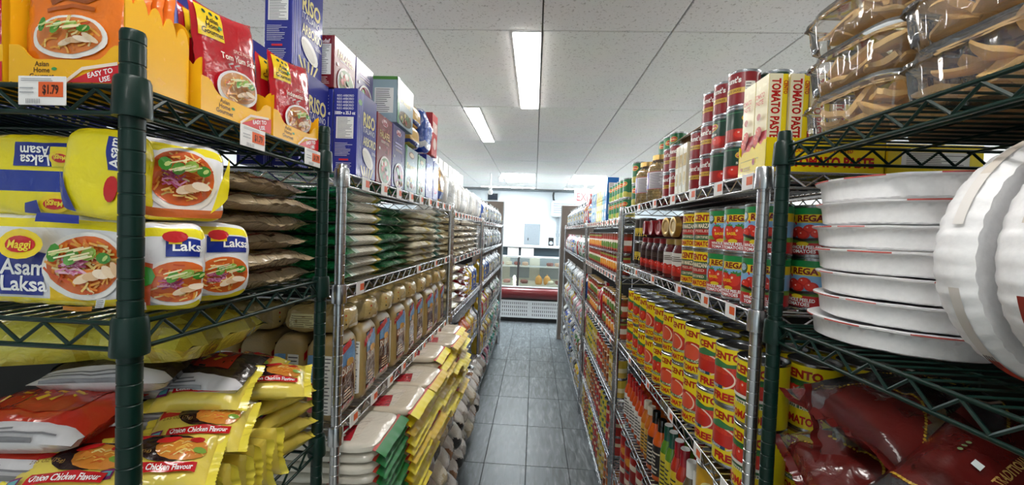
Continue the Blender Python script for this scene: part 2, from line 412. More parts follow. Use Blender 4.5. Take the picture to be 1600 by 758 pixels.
def can_proto(name, r, h, fn, base='#dddddd', n=28, lid=0, edge=None, bands=None):
    mb = MB(); e = min(.004, h * .04)
    prof = [(0, .002), (r * .86, .002), (r * .9, 0), (r * .985, .0), (r, e * .6), (r, e * 1.2), (r * .97, e * 2), (r * .97, h - e * 2), (r, h - e * 1.2), (r, h - e * .3), (r * .97, h), (r * .9, h - .001), (r * .9, h - e * 1.3),
            (r * .72, h - e * 1.3), (r * .7, h - e * .9), (r * .55, h - e * .9), (r * .53, h - e * 1.3), (0, h - e * 1.3)]
    mb.lathe(prof[:11], n); me = mb.build(name, TIN, angle=30); lb = MB(); lb.lathe(prof[10:], n); lm = lb.build('lid', [TIN, GOLDLID, REDLID][lid], angle=30)
    R = r * .982
    P = Print(lambda u, v, d: ((R + d) * math.cos(u / R), (R + d) * math.sin(u / R), v), edge or 2 * PI * R / n * 1.05, .00018)
    z0, z1 = e * 1.8, h - e * 1.8
    bands = bands or [(0, 1, base)]
    for b0, b1, c in bands:
        P.mb.lathe([(R, z0 + (z1 - z0) * b0), (R, z0 + (z1 - z0) * b1)], n, col=c)
    P.z = lambda f: z0 + (z1 - z0) * f; P.H = z1 - z0; P.R = R
    if fn: fn(P)
    return dict(name=name, mesh=me, parts=[('paper_label', P.mesh('paper_label', CANLABEL, angle=50)), ('lid', lm)])
def box_proto(name, w, d, h, base, faces, matl=None, ch=.0015, side=None):
    mb = MB(); mb.box((-w / 2, -d / 2, 0), (w / 2, d / 2, h), 0, base, ch=ch)
    me = mb.build(name, matl or CARTON, smooth=False); q = MB()
    parts = []
    S = dict(xp=lambda u, v, e: (w / 2 + e, u, v), xn=lambda u, v, e: (-w / 2 - e, -u, v), yn=lambda u, v, e: (u, -d / 2 - e, v), zp=lambda u, v, e: (u, v, h + e))
    for f, fn in faces.items():
        q = MB(); fn(Print(S[f], eps=.0003, mb=q)); pn = 'side_panel' if f == 'yn' else 'front_panel'; parts.append((pn, q.build(pn, matl or CARTON, smooth=False)))
    return dict(name=name, mesh=me, parts=parts)
def bottle_proto(name, prof, capprof, col, capcol, lab=None, labcol='#eeeeee', labz=(.3, .6), labr=None, n=18, capmat=None, topcol=None):
    mb = MB(); mb.lathe(prof, n, col=col); me = mb.build(name, GLOSS, angle=50)
    q = MB(); cc = [capcol] * (len(capprof) - 1)
    if topcol: cc[-1] = topcol; cc[-2] = topcol
    q.lathe(capprof, n, cols=cc); parts = [('cap', q.build('cap', GLOSS, angle=40))]
    if labr:
        P = Print(lambda u, v, d: ((labr + d) * math.cos(u / labr), (labr + d) * math.sin(u / labr), v), 2 * PI * labr / n * 1.05, .0002)
        P.mb.lathe([(labr, labz[0]), (labr, labz[1])], n, col=labcol)
        if lab: lab(P)
        parts.append(('paper_label', P.mesh('paper_label', CANLABEL, angle=50)))
    return dict(name=name, mesh=me, parts=parts)
# ------------------------------------------------------------------ the room
X0, X1, Y0, Y1, CEIL = -3.05, 3.05, -3.5, 9.7, 2.666
def struct(o): o['kind'] = 'structure'; return o
SLATE = None
def slate_mat():
    mt, nt, b = new_mat('grey_slate_tile'); N = nt.nodes.new; Lk = nt.links.new
    tc = N('ShaderNodeTexCoord'); oi = N('ShaderNodeObjectInfo'); ad = N('ShaderNodeVectorMath'); ad.operation = 'ADD'
    sc = N('ShaderNodeVectorMath'); sc.operation = 'SCALE'; cmb = N('ShaderNodeCombineXYZ')
    Lk(oi.outputs['Random'], cmb.inputs[0]); Lk(oi.outputs['Random'], cmb.inputs[1]); Lk(cmb.outputs[0], sc.inputs[0]); sc.inputs['Scale'].default_value = 40
    Lk(tc.outputs['Object'], ad.inputs[0]); Lk(sc.outputs[0], ad.inputs[1])
    mp = N('ShaderNodeMapping'); mp.inputs['Scale'].default_value = (26, 4.2, 1); mp.inputs['Rotation'].default_value = (0, 0, .22); Lk(ad.outputs[0], mp.inputs[0])
    n1 = N('ShaderNodeTexNoise'); n1.inputs['Scale'].default_value = 1.; n1.inputs['Detail'].default_value = 6; n1.inputs['Distortion'].default_value = 1.2; Lk(mp.outputs[0], n1.inputs['Vector'])
    n2 = N('ShaderNodeTexNoise'); n2.inputs['Scale'].default_value = 6.; n2.inputs['Detail'].default_value = 5; Lk(ad.outputs[0], n2.inputs['Vector'])
    r1 = N('ShaderNodeValToRGB'); e = r1.color_ramp.elements
    e[0].position = .34; e[0].color = hx('#2e3234'); e[1].position = .68; e[1].color = hx('#a0a7aa')
    k = e.new(.46); k.color = hx('#5f666a'); k = e.new(.56); k.color = hx('#70777b')
    Lk(n1.outputs['Fac'], r1.inputs[0])
    mx = N('ShaderNodeMix'); mx.data_type = 'RGBA'; mx.inputs[0].default_value = .45; Lk(r1.outputs[0], mx.inputs[6])
    r2 = N('ShaderNodeValToRGB'); r2.color_ramp.elements[0].color = hx('#3d4245'); r2.color_ramp.elements[1].color = hx('#70777a'); Lk(n2.outputs['Fac'], r2.inputs[0]); Lk(r2.outputs[0], mx.inputs[7])
    Lk(mx.outputs[2], b.inputs['Base Color'])
    mr = N('ShaderNodeMapRange'); mr.inputs[3].default_value = .3; mr.inputs[4].default_value = .5; Lk(n1.outputs['Fac'], mr.inputs[0]); Lk(mr.outputs[0], b.inputs['Roughness'])
    bp = N('ShaderNodeBump'); bp.inputs['Strength'].default_value = .35; bp.inputs['Distance'].default_value = .002; Lk(n1.outputs['Fac'], bp.inputs['Height']); Lk(bp.outputs[0], b.inputs['Normal'])
    return mt
def ceil_mat():
    mt, nt, b = new_mat('speckled_ceiling_panel'); N = nt.nodes.new; Lk = nt.links.new
    tc = N('ShaderNodeTexCoord'); n1 = N('ShaderNodeTexNoise'); n1.inputs['Scale'].default_value = 95; n1.inputs['Detail'].default_value = 2; Lk(tc.outputs['Object'], n1.inputs['Vector'])
    r1 = N('ShaderNodeValToRGB'); e = r1.color_ramp.elements; e[0].position = .3; e[0].color = hx('#c3c0bc'); e[1].position = .4; e[1].color = hx('#efeeec'); Lk(n1.outputs['Fac'], r1.inputs[0])
    n2 = N('ShaderNodeTexNoise'); n2.inputs['Scale'].default_value = 2.5; Lk(tc.outputs['Object'], n2.inputs['Vector'])
    mx = N('ShaderNodeMix'); mx.data_type = 'RGBA'; mx.blend_type = 'MULTIPLY'; mx.inputs[0].default_value = .12; Lk(r1.outputs[0], mx.inputs[6]); Lk(n2.outputs['Color'], mx.inputs[7]); Lk(mx.outputs[2], b.inputs['Base Color'])
    b.inputs['Roughness'].default_value = .85
    bp = N('ShaderNodeBump'); bp.inputs['Strength'].default_value = .25; bp.inputs['Distance'].default_value = .002; Lk(r1.outputs[0], bp.inputs['Height']); Lk(bp.outputs[0], b.inputs['Normal'])
    return mt
SLATE = slate_mat(); CTILE = ceil_mat()
GROUT = mat('dark_grout', '#24272a', .9); WALLM = mat('white_wall_paint', '#dfe6ea', .7, noise_amt=.03, scale=3); TBAR = mat('grey_ceiling_joint', '#85827f', .7)
mb = MB(); mb.box((-.92, 1.0, -.08), (.92, Y1, -.004)); mb.box((X0, Y0, -.08), (-.92, Y1, -.002), 1); mb.box((.92, Y0, -.08), (X1, Y1, -.002), 1); mb.box((-.92, Y0, -.08), (.92, 1.0, -.002), 1)
BOUNCE = mat('pale_bounce_floor', '#cfcdc8', .45); floor = struct(obj('floor', mb.build('floor', [GROUT, BOUNCE], smooth=False)))  # pale floor out of view, added to bounce light onto the ceiling
mb = MB(); mb.box((-.1505, -.303, -.006), (.1505, .303, 0), ch=.0015); tile = mb.build('floor_tile', SLATE, smooth=False)
for i in range(-3, 3):
    for j in range(0, 14):
        obj('floor_tile', tile, floor, (.1525 + .305 * i, 1.42 + .61 * j, 0))
mb = MB(); mb.box((X0, Y0, CEIL + .012), (X1, Y1, CEIL + .09)); ceiling = struct(obj('ceiling', mb.build('ceiling', TBAR, smooth=False)))
mb = MB(); mb.box((-.3015, -.6065, -.004), (.3015, .6065, .014), ch=.003); ctile = mb.build('ceiling_tile', CTILE, smooth=False)
rr = random.Random(4)
for i in range(-5, 5):
    for j in range(-5, 6):
        obj('ceiling_tile', ctile, ceiling, (.305 + .61 * i, 2.61 + 1.22 * j, CEIL + rr.uniform(-.001, .001)))
for nm, a, b in (('wall_left', (X0 - .1, Y0, 0), (X0, Y1, CEIL + .09)), ('wall_right', (X1, Y0, 0), (X1 + .1, Y1, CEIL + .09)), ('wall_back', (X0, Y1, 0), (X1, Y1 + .1, CEIL + .09))):
    mb = MB(); mb.box(a, b); struct(obj(nm, mb.build(nm, WALLM, smooth=False)))
mb = MB(); mb.box((X0, Y1 - .03, CEIL - .035), (X1, Y1 - .001, CEIL - .006), ch=.003); struct(obj('trim_1', mb.build('trim_1', GREYPL, smooth=False)))
# glazed shop front added unseen behind the camera, daylight fill for the ceiling
SILL = .4; WH = 2.5 - SILL; mb = MB()
for a, b in (((X0, Y0 - .1, 0), (X1, Y0, SILL)), ((X0, Y0 - .1, 2.5), (X1, Y0, CEIL + .09)), ((X0, Y0 - .1, SILL), (X0 + .15, Y0, 2.5)), ((X1 - .15, Y0 - .1, SILL), (X1, Y0, 2.5))): mb.box(a, b)
struct(obj('wall_front', mb.build('wall_front', WALLM, smooth=False)))
for k in range(3):
    xa = X0 + .15 + k * (X1 - X0 - .3) / 3; xb = xa + (X1 - X0 - .3) / 3
    w_ = struct(obj(f'window_{k + 1}', None, None, ((xa + xb) / 2, Y0 - .05, SILL))); hw = (xb - xa) / 2
    mb = MB()
    for a, b in (((-hw, -.03, 0), (hw, .03, .05)), ((-hw, -.03, WH - .05), (hw, .03, WH)), ((-hw, -.03, .05), (-hw + .04,   .03, WH - .05)), ((hw - .04, -.03, .05), (hw,   .03, WH - .05))): mb.box(a, b)
    obj('window_frame', mb.build('window_frame', GREYPL, smooth=False), w_)
    mb = MB(); mb.box((-hw + .04, -.004, .05), (hw - .04, .004, WH - .05)); obj('pane', mb.build('pane', GLASS, smooth=False), w_)
# ------------------------------------------------------------------ ceiling lamps
def lamp_mat(name, c, e):
    mt, nt, b = new_mat(name); b.inputs['Base Color'].default_value = (.9, .9, .9, 1)
    b.inputs['Emission Color'].default_value = c; b.inputs['Emission Strength'].default_value = e; return mt
LN = lamp_mat('lamp_diffuser_neutral', (1, .97, .93, 1), LAMP_NEAR); LF = lamp_mat('lamp_diffuser_cool', (.86, .95, 1, 1), LAMP_FAR)
def lamp(x0, x1, y0, y1, mt, label, e=.012):
    cx, cy = (x0 + x1) / 2, (y0 + y1) / 2; hx_, hy = (x1 - x0) / 2, (y1 - y0) / 2
    r = obj('ceiling_light', None, None, (cx, cy, CEIL)); tag(r, label, 'ceiling light', 'flush ceiling lights')
    mb = MB(); f = e
    for a, b in (((-hx_, -hy), (hx_, -hy + f)), ((-hx_, hy - f), (hx_, hy)), ((-hx_, -hy + f), (-hx_ + f, hy - f)), ((hx_ - f, -hy + f), (hx_, hy - f))):
        mb.box((a[0], a[1], -.012), (b[0], b[1], -.004))
    obj('frame', mb.build('frame', WHITEPL, smooth=False), r)
    mb = MB(); mb.box((-hx_ + f, -hy + f, -.018), (hx_ - f, hy - f, -.004), ch=.003); obj('diffuser', mb.build('diffuser', mt, smooth=False), r)
lamp(-.146, -.004, 2.0, 3.22, LN, 'nearest long bright strip light over the middle of the aisle', .006)
lamp(-.6, -.47, 3.24, 4.46, LN, 'second long strip light over the left shelves', .006)
lamp(-.6, -.02, 6.87, 8.05, LF, 'wide white panel light before the counter, left of the two')
lamp(.6, 1.16, 6.87, 8.05, LF, 'wide white panel light near the counter, above the exit sign')
lamp(-1.22, -.02, 8.98, 9.12, LF, 'narrow cross strip light above the counter, on the left')
lamp(.6, 1.75, 8.98, 9.12, LF, 'narrow cross strip light near the back wall, right one')
for k, (x, y, a) in enumerate(((-.15, -.5, 'just above the photographer'), (-.15, -2.3, 'near the front wall'), *[(sx * 2.15 - .07, y_, f'{w_} added as fill over the next aisle on the {n_}') for sx, n_ in ((-1, 'left'), (1, 'right')) for y_, w_ in ((.8, 'nearest'), (2.6, 'second'), (4.4, 'third'), (6.2, 'fourth'))])):  # next-aisle rows are added out of view to brighten the ceiling
    lamp(x, x + .146 + (.1 if abs(x) > 2 else 0), y, y + 1.22, LN, 'long strip light ' + a, .006)
# ------------------------------------------------------------------ wire shelving
def post_mesh(h, r=.0127):
    mb = MB(); prof = [(0, 0), (r * .9, 0), (r * .9, .02), (r, .022)]; z = .0508
    while z < h - .01:
        prof += [(r, z - .0014), (r * .93, z - .0006), (r * .93, z + .0006), (r, z + .0014)]; z += .0254
    prof += [(r, h - .004), (r * .9, h), (0, h)]
    return mb.lathe(prof, 14)
def shelf_mesh(lx, ly, pitch=.066, drop=.032, r=.0032, wr=.002, step=.026):
    """wire deck lx by ly, top at z=0, truss edges all round; corners at the post centres"""
    mb = MB(); c = [(0, 0), (lx, 0), (lx, ly), (0, ly)]
    for i in range(4):
        a = Vector(c[i] + (0,)); b = Vector(c[(i + 1) % 4] + (0,)); d = (b - a); L_ = d.length; d /= L_
        a2 = a + d * .014; b2 = b - d * .014
        mb.tube([a2, b2], r, 6); mb.tube([a2 - Vector((0, 0, drop)), b2 - Vector((0, 0, drop))], r, 6)
        n = max(2, int(round(L_ / pitch))) * 2; P = []
        for k in range(n + 1):
            P.append(a2 + d * ((L_ - .028) * k / n) - Vector((0, 0, .003 if k % 2 else drop - .003)))
        for k in range(n): mb.tube([P[k], P[k + 1]], r * .75, 5, cap=False)
    if lx > ly:
        n = int(lx / step)
        for k in range(1, n): mb.tube([(lx * k / n, 0, .002), (lx * k / n, ly, .002)], wr, 4, cap=False)
        for k in (1, 2, 3): mb.tube([(0, ly * k / 4, -.003), (lx, ly * k / 4, -.003)], r * .9, 5, cap=False)
    else:
        n = int(ly / step)
        for k in range(1, n): mb.tube([(0, ly * k / n, .002), (lx, ly * k / n, .002)], wr, 4, cap=False)
        for k in (1, 2, 3): mb.tube([(lx * k / 4, 0, -.003), (lx * k / 4, ly, -.003)], r * .9, 5, cap=False)
    return mb
sl = MB(); sl.lathe([(.0135, -.037), (.019, -.037), (.0195, -.034), (.018, .006), (.0165, .010), (.0135, .010)], 14)
SLEEVE = {}
for k, mt in (('g', GREENEP), ('c', CHROME)): SLEEVE[k] = sl.build('corner_sleeve', mt, angle=35)
POSTM = {}
def unit(name, label, kind, x0, x1, y0, y1, ztop, levels, back=None, group='wire shelving units'):
    mt = GREENEP if kind == 'g' else CHROME
    r = obj(name, None, None, (x0, y0, 0)); tag(r, label, 'shelving', group)
    if (kind, ztop) not in POSTM: POSTM[kind, ztop] = post_mesh(ztop).build('post', mt, angle=30)
    for x in (0, x1 - x0):
        for y in (0, y1 - y0): obj('post', POSTM[kind, ztop], r, (x, y, 0))
    sm = shelf_mesh(x1 - x0, y1 - y0, .066 if kind == 'g' else .072).build('shelf', mt, smooth=True, weld=False, angle=70)
    for z in levels:
        s = obj('shelf', sm, r, (0, 0, z))
        for x in (0, x1 - x0):
            for y in (0, y1 - y0): obj('corner_sleeve', SLEEVE[kind], s, (x, y, 0))
    if back:
        mb = MB(); bx = x1 - x0 - .03 if back == 'p' else .022
        mb.box((bx, -.03 if back == 'p' else .02, .12), (bx + .008, y1 - y0 + (.03 if kind == 'g' else -.035), ztop - .05)); obj('shade_back_panel', mb.build('shade_back_panel', SHADEBACK, smooth=False), r)  # added dark backing, blocks light leaks and stands in for shade
    return r
LX, RX, DEP = -.485, .485, .457
unit('wire_shelving', 'dark green wire shelving holding noodle packs, at left front', 'g', LX - 1.2, LX, .47, .915, 1.92, [1.855, 1.57, 1.20, .78, .14])
mb = MB(); mb.box((LX - 1.2, .945, .0), (LX - DEP - .02, .951, 1.9)); bp_ = obj('shade_sheet', mb.build('shade_sheet', SHADEBACK, smooth=False)); tag(bp_, 'added dark sheet standing in for shade behind the left green shelving', 'board')  # unseen dark sheet added in place of shade behind the shelves
LA, LB, LC = [1.83, 1.54, 1.18, .80, .45, .13], [1.80, 1.52, 1.19, .80, .45, .15], [1.78, 1.51, 1.19, .82, .5, .2]
unit('wire_shelving', 'chrome wire shelving with rice boxes on top, first chrome bay on the left', 'c', LX - DEP, LX, 1.005, 2.35, 1.85, LA, 'n')
unit('wire_shelving', 'chrome wire shelving topped with white paper sacks, middle bay on the left', 'c', LX - DEP, LX, 2.39, 3.76, 1.85, LB, 'n')
unit('wire_shelving', 'chrome wire shelving ending at the brown panel, far bay on the left', 'c', LX - DEP, LX, 3.8, 6.1, 1.85, LC, 'n')
RA, RB = [1.845, 1.54, 1.11, .74, .40, .1], [1.79, 1.455, 1.075, .74, .40, .1]
unit('wire_shelving', 'dark green wire shelving holding foam plates, at right front', 'g', RX, RX + DEP, -.38, .845, 1.915, [1.885, 1.532, 1.11, .7, .14], 'p')
unit('wire_shelving', 'chrome wire shelving full of tomato cans, first chrome bay on the right', 'c', RX, RX + DEP, .91, 2.32, 1.85, RA, 'p')
unit('wire_shelving', 'chrome wire shelving stacked with small jars, middle bay on the right', 'c', RX, RX + DEP, 2.36, 3.86, 1.82, RB, 'p')
unit('wire_shelving', 'chrome wire shelving nearest the exit sign, far bay on the right', 'c', RX, RX + DEP, 3.9, 6.5, 1.82, RB, 'p')
for nm, x0, x1, y, lab in (('end_panel', LX - .45, LX + .015, 6.14, 'brown end panel closing the left row of shelves'), ('end_panel', RX - .07, RX + .45, 6.55, 'brown end panel closing the right row of shelves')):
    mb = MB(); mb.box((x0, y, 0), (x1, y + .03, 2.13), ch=.004); r = obj(nm, mb.build(nm, BROWNEND, smooth=False)); tag(r, lab, 'end panel', 'shelf end panels')
    mb = MB(); xe = x1 if x0 < -.5 else x0
    mb.box((xe - .012, y - .004, 0), (xe + .004, y + .034, 2.132), ch=.002); obj('edge_strip', mb.build('edge_strip', LTGREY, smooth=False), r)
# ------------------------------------------------------------------ back wall and deli counter
def part(par, name, mt, *boxes, ch=.003, rnd=False):
    mb = MB()
    for a, b in boxes: mb.box(a, b, ch=ch)
    return obj(name, mb.build(name, mt, smooth=False), par)
CASEW = mat('white_enamel', '#d5dade', .4); REDB = mat('dark_red_bumper', '#5c1015', .3, coat=.3); SLOT = mat('grille_slot_shadow_gap', '#30363a', .7)
TEAL = mat('dark_slate_band', '#33424a', .35); INNER = mat('cream_liner', '#d8d4c6', .5); PAPERW = mat('white_sheet', '#f4f4f2', .6)
d = obj('deli_case', None, None, (0, 7.62, 0)); tag(d, 'refrigerated deli display case with red bumper and slotted grey grille', 'display case')
part(d, 'base', BLACKPL, ((-1.7, .12, 0), (1.7, .95, .42)))
g = part(d, 'grille', CASEW, ((-1.68, .02, .085), (1.68, .09, .41)))
mb = MB()
for r_ in range(4):
    for k in range(88):
        if (k % 22) in (20, 21): continue
        x = -1.64 + k * .0375; mb.box((x, .015, .125 + r_ * .07), (x + .012, .025, .165 + r_ * .07))
obj('slots', mb.build('slots', SLOT, smooth=False), g)
mb = MB(); prof = [(.02, .44), (-.05, .47), (-.075, .53), (-.07, .6), (-.03, .645), (.06, .655), (.06, .44)]
V = [(x, y, z) for x in (-1.7, 1.7) for y, z in prof]; n = len(prof)
mb.add(V, [(i, (i + 1) % n, n + (i + 1) % n, n + i) for i in range(n)] + [tuple(range(n)), tuple(range(2 * n - 1, n - 1, -1))])
obj('bumper', mb.build('bumper', REDB, angle=50), d)
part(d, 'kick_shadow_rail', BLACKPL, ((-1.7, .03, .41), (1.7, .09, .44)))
part(d, 'deck', INNER, ((-1.68, .05, .64), (1.68, .9, .69)))
part(d, 'back_wall', INNER, ((-1.68, .86, .69), (1.68, .9, 1.22)))
sl_ = part(d, 'inner_shelf', LTGREY, ((-1.66, .5, .99), (1.66, .84, 1.0)))
for x in (-.95, -.28, .33, .97): part(d, 'rear_door', GREYPL, ((x - .2, .84, .74), (x + .2, .856, 1.16)))
for x0, x1 in ((-1.68, -.955), (-.915, -.315), (-.255, .72), (.76, 1.68)):
    mb = MB(); mb.add([(x0, .03, .66), (x1, .03, .66), (x1, .2, 1.2), (x0, .2, 1.2), (x0, .036, .66), (x1, .036, .66), (x1, .206, 1.2), (x0, .206, 1.2)], [(0, 1, 2, 3), (7, 6, 5, 4), (0, 4, 5, 1), (3, 2, 6, 7)])
    obj('glass_pane', mb.build('glass_pane', GLASS, smooth=False), d)
for x in (-.935, -.285, .74):
    mb = MB(); mb.add([(x + a, .02 + b + (.17 if z > 1 else 0), z) for z in (.65, 1.21) for a, b in ((-.02, 0), (.02, 0), (.02, .03), (-.02, .03))], [(0, 1, 5, 4), (1, 2, 6, 5), (2, 3, 7, 6), (3, 0, 4, 7)])
    obj('mullion', mb.build('mullion', BLACKPL, smooth=False), d)
part(d, 'sill', LTGREY, ((-1.7, -.02, .655), (1.7, .06, .675)))
part(d, 'canopy', TEAL, ((-1.7, .2, 1.235), (1.7, .62, 1.395)))
part(d, 'top_ledge', LTGREY, ((-1.72, .16, 1.395), (1.72, .66, 1.43)), ((-1.7, .17, 1.205), (1.7, .24, 1.235)))
mb = MB(); mb.box((-1.6, .26, 1.2), (1.6, .31, 1.222)); obj('case_light', mb.build('case_light', lamp_mat('case_lamp', (1, .93, .8, 1), 9.), smooth=False), d)
for k, (x, lab) in enumerate(((-.395, 'blank white paper sheet on the case front, left one'), (-.14, 'blank white paper sheet on the case front, right one'))):
    mb = MB(); mb.box((x - .105, 7.8, 1.19), (x + .105 + .03 * k, 7.803, 1.385)); tag(obj('paper_sheet', mb.build('paper_sheet', PAPERW, smooth=False)), lab, 'paper', 'sheets on the deli case')
# food in the case
rr = random.Random(11)
TRAYM = mat('tray_foam', '#e9e7e1', .5); MEAT = [mat('pale_sausage', '#d9b7a0', .5, bump=.3), mat('pink_ham', '#cf8e83', .45, bump=.3), mat('white_cheese_block', '#ece4cf', .5), mat('dark_salami', '#8f4a40', .5, bump=.3)]
def lump(name, mt, sx, sy, sz, seed):
    s = Soft(sx, sy, sz, 3.2, seed, sx * .09, 30); return s.body(name, mt, '#ffffff', (6, 6, 5))
LUMP = [lump('deli_meat', MEAT[i % 4], .13, .12, .07, i) for i in range(4)]
POSN = ['at the far left end', 'left of the black mullion', 'close left of the mullion', 'just right of the mullion', 'below the right pane', 'beside the cheeses', 'right of the cheeses', 'at the right end']
for k in range(8):
    x = -.66 + k * .165
    for row, (y, z, wd) in enumerate(((7.85, .692, 'on the lower deck'), (8.28, 1.002, 'on the inner shelf'))):
        if row == 1 and k in (4, 5): continue
        if row == 0 and k in (4, 5): continue
        t = obj('deli_tray', None, None, (x, y, z)); tag(t, 'tray of deli meat ' + wd + ' ' + POSN[k], 'food tray', 'trays in the deli case')
        mb = MB(); mb.box((-.075, -.09, 0), (.075, .09, .015), ch=.004); obj('tray', mb.build('tray', TRAYM, smooth=False), t)
        o = obj('meat', LUMP[(k + row) % 4], t, (0, 0, .014), (0, 0, rr.uniform(0, 3)))
cb = MB(); cb.lathe([(0, 0), (.055, .002), (.068, .03), (.07, .07), (.06, .12), (.04, .155), (.018, .165), (.012, .18), (.02, .19), (0, .192)], 18)
CHE = cb.build('cheese', mat('orange_waxed_cheese', '#e8a233', .35, coat=.3), angle=60)
for x, l in ((.11, 'left'), (.27, 'right')): tag(obj('cheese', CHE, None, (x, 7.88, .692)), f'orange gourd shaped cheese in the deli case, {l} of the pair', 'cheese', 'pair of cheeses')
# wall fittings
r = obj('electrical_panel', None, None, (-.06, 9.7, 1.39)); tag(r, 'grey electrical panel door on the white back wall', 'panel')
part(r, 'door', GREYPL, ((-.18, -.05, 0), (.18, -.002, .49)), ch=.006); part(r, 'latch', BLACKPL, ((-.1, -.06, .1), (-.08, -.045, .16)))
r = obj('speaker', None, None, (.325, 8.1, 1.43)); tag(r, 'small black speaker standing on the deli case top', 'speaker')
part(r, 'cabinet', BLACKPL, ((-.05, -.05, 0), (.05, .05, .165)), ch=.008)
mb = MB(); mb.lathe([(0, 0), (.03, 0), (.034, .004), (.036, 0)], 16); o = obj('cone', mb.build('cone', GREYPL), r, (0, -.051, .06), (PI / 2, 0, 0))
r = obj('air_conditioner', None, None, (.62, 9.5, 2.05)); tag(r, 'white louvred wall air conditioner above the right shelf end', 'air conditioner')
part(r, 'housing', CASEW, ((-.26, -.12, 0), (.3, .19, .37)), ch=.03)
for k in range(5): part(r, 'louvre', GREYPL, ((-.22, -.132, .09 + k * .05), (.28, -.115, .115 + k * .05)))
r = obj('drain_pipe', None, None, (.53, 9.55, 0)); tag(r, 'dark vertical pipe below the air conditioner', 'pipe')
mb = MB(); mb.tube([(0, 0, 0), (0, 0, 2.05)], .03, 10); mb.tube([(-.0, 0, 1.6), (0, 0, 1.68)], .045, 10); obj('pipe', mb.build('pipe', GREYPL), r)
mb = MB(); mb.tube([(.45, 9.6, 2.4), (.41, 9.6, 2.46), (.40, 9.6, 2.55), (.41, 9.6, CEIL - .04)], .022, 8); tag(obj('hose', mb.build('hose', BLACKPL)), 'short dark hose rising from air conditioner to the ceiling', 'hose')
r = obj('wall_screen', None, None, (-1.0, 9.66, 2.41)); tag(r, 'small dark screen high on the back wall', 'screen')
part(r, 'bezel', BLACKPL, ((-.13, -.03, 0), (.1, .01, .15))); part(r, 'display', mat('dark_screen', '#16202e', .15), ((-.12, -.034, .01), (.09, -.029, .14)))
for (x, y, z, l) in ((-.62, 7.1, CEIL, 'white dome camera hanging from the ceiling before the panel light'), (-.78, 7.0, 2.43, 'white camera bracket beside the tall white sacks')):
    r = obj('security_camera', None, None, (x, y, z)); tag(r, l, 'camera', 'ceiling cameras')
    mb = MB(); mb.lathe([(0, 0), (.035, 0), (.035, -.02), (.018, -.03), (.018, -.05)], 14); mb.tube([(0, 0, 0), (0, 0, CEIL - z)], .012, 8) if z < CEIL else None
    obj('mount', mb.build('mount', WHITEPL), r)
    mb = MB(); mb.lathe([(0, -.13), (.03, -.125), (.042, -.09), (.035, -.055), (.018, -.045)], 14); obj('dome', mb.build('dome', WHITEPL), r)
r = obj('exit_sign', None, None, (.88, 7.5, 2.24)); tag(r, 'white hanging EXIT sign above the right far shelf', 'sign')
part(r, 'housing', WHITEPL, ((-.19, -.02, 0), (.19, .02, .23)), ch=.006)
P = Print(lambda u, v, e: (u, -.021 - e, v)); P.text('EXIT', 0, .115, .14, '#9a3a3a', width=.3, bold=.03); obj('lettering', P.mesh('lettering', INK), r)
part(r, 'stem', WHITEPL, ((-.02, -.01, .23), (.02, .01, CEIL - 2.24 - .01)))
# ------------------------------------------------------------------ left side: printed designs
YEL, RED, BLUE = '#f4dc1c', '#c8161d', '#1d2f8f'
# --- spice paste pouches in yellow cartons (green unit, top shelf)
def pouch_proto(name, base, seed, bowlc, dish, txt):
    W, H, T = .132, .158, .02
    s = Pillow(W, H, T, seed, a=4., b=.45, wr=.1, flat=.4)
    me = s.body(name, FILM, lambda sd, U, V: base, 20, 22); P = s.pr(.009, .0005)
    P.poly([(-.062, .073), (-.062, .03), (-.016, .03), (-.016, .073)], '#f3cf1e')
    for k in range(3): P.ell(-.05 + k * .012, .066, .0035, .003, '#2a4a35', 7, up=False)
    for k, t in enumerate(('Asian', 'Home', 'Gourmet')): P.text(t, -.038, .057 - k * .009, .0075, '#3b2a14', bold=.02, up=False)
    P.l += 1; P.ell(-.024, .05, .005, .003, '#3f9a52', 8)
    P.text('SPICE PASTE', .02, .022, .0055, '#f0c9c0', up=False); P.text(txt, .014, .01, .0095, '#f6ece0', bold=.015)
    for k in range(2): P.stroke([(-.01 + k * .015, -.008), (-.016 + k * .015, -.003), (-.004 + k * .015, .001)], .003, '#b9a3a0')
    P.bowl(.004, -.04, .048, .03, seed, 26, '#e9e6e4', bowlc, 3, 3, 0)
    return dict(name=name, mesh=me, parts=[('printed_panel', P.mesh('printed_panel', FILM, angle=60))])
POU_R = [pouch_proto('spice_pouch', '#b80f1e', 3 + i, c, 0, t) for i, (c, t) in enumerate((('#c98f5a', 'Tom Yum Soup'), ('#b9713f', 'Indonesian Curry')))]
def orange_pouch():
    W, H, T = .142, .175, .02; s = Pillow(W, H, T, 8, a=4., b=.45, wr=.12)
    me = s.body('spice_pouch', FILM, '#ee7a18', 20, 22); P = s.pr(.009, .0005)
    P.stroke([(-.03, .01), (-.01, .017), (.02, .011), (.04, .02)], .006, '#9a4a14'); P.stroke([(-.035, .0), (0, .006), (.03, .001)], .005, '#b85a18')
    P.bowl(0, -.036, .05, .029, 21, 30, '#f1ede6', '#e0803c', 4, 4, 0)
    return dict(name='spice_pouch', mesh=me, parts=[('printed_panel', P.mesh('printed_panel', FILM, angle=60))])
POU_O = orange_pouch()
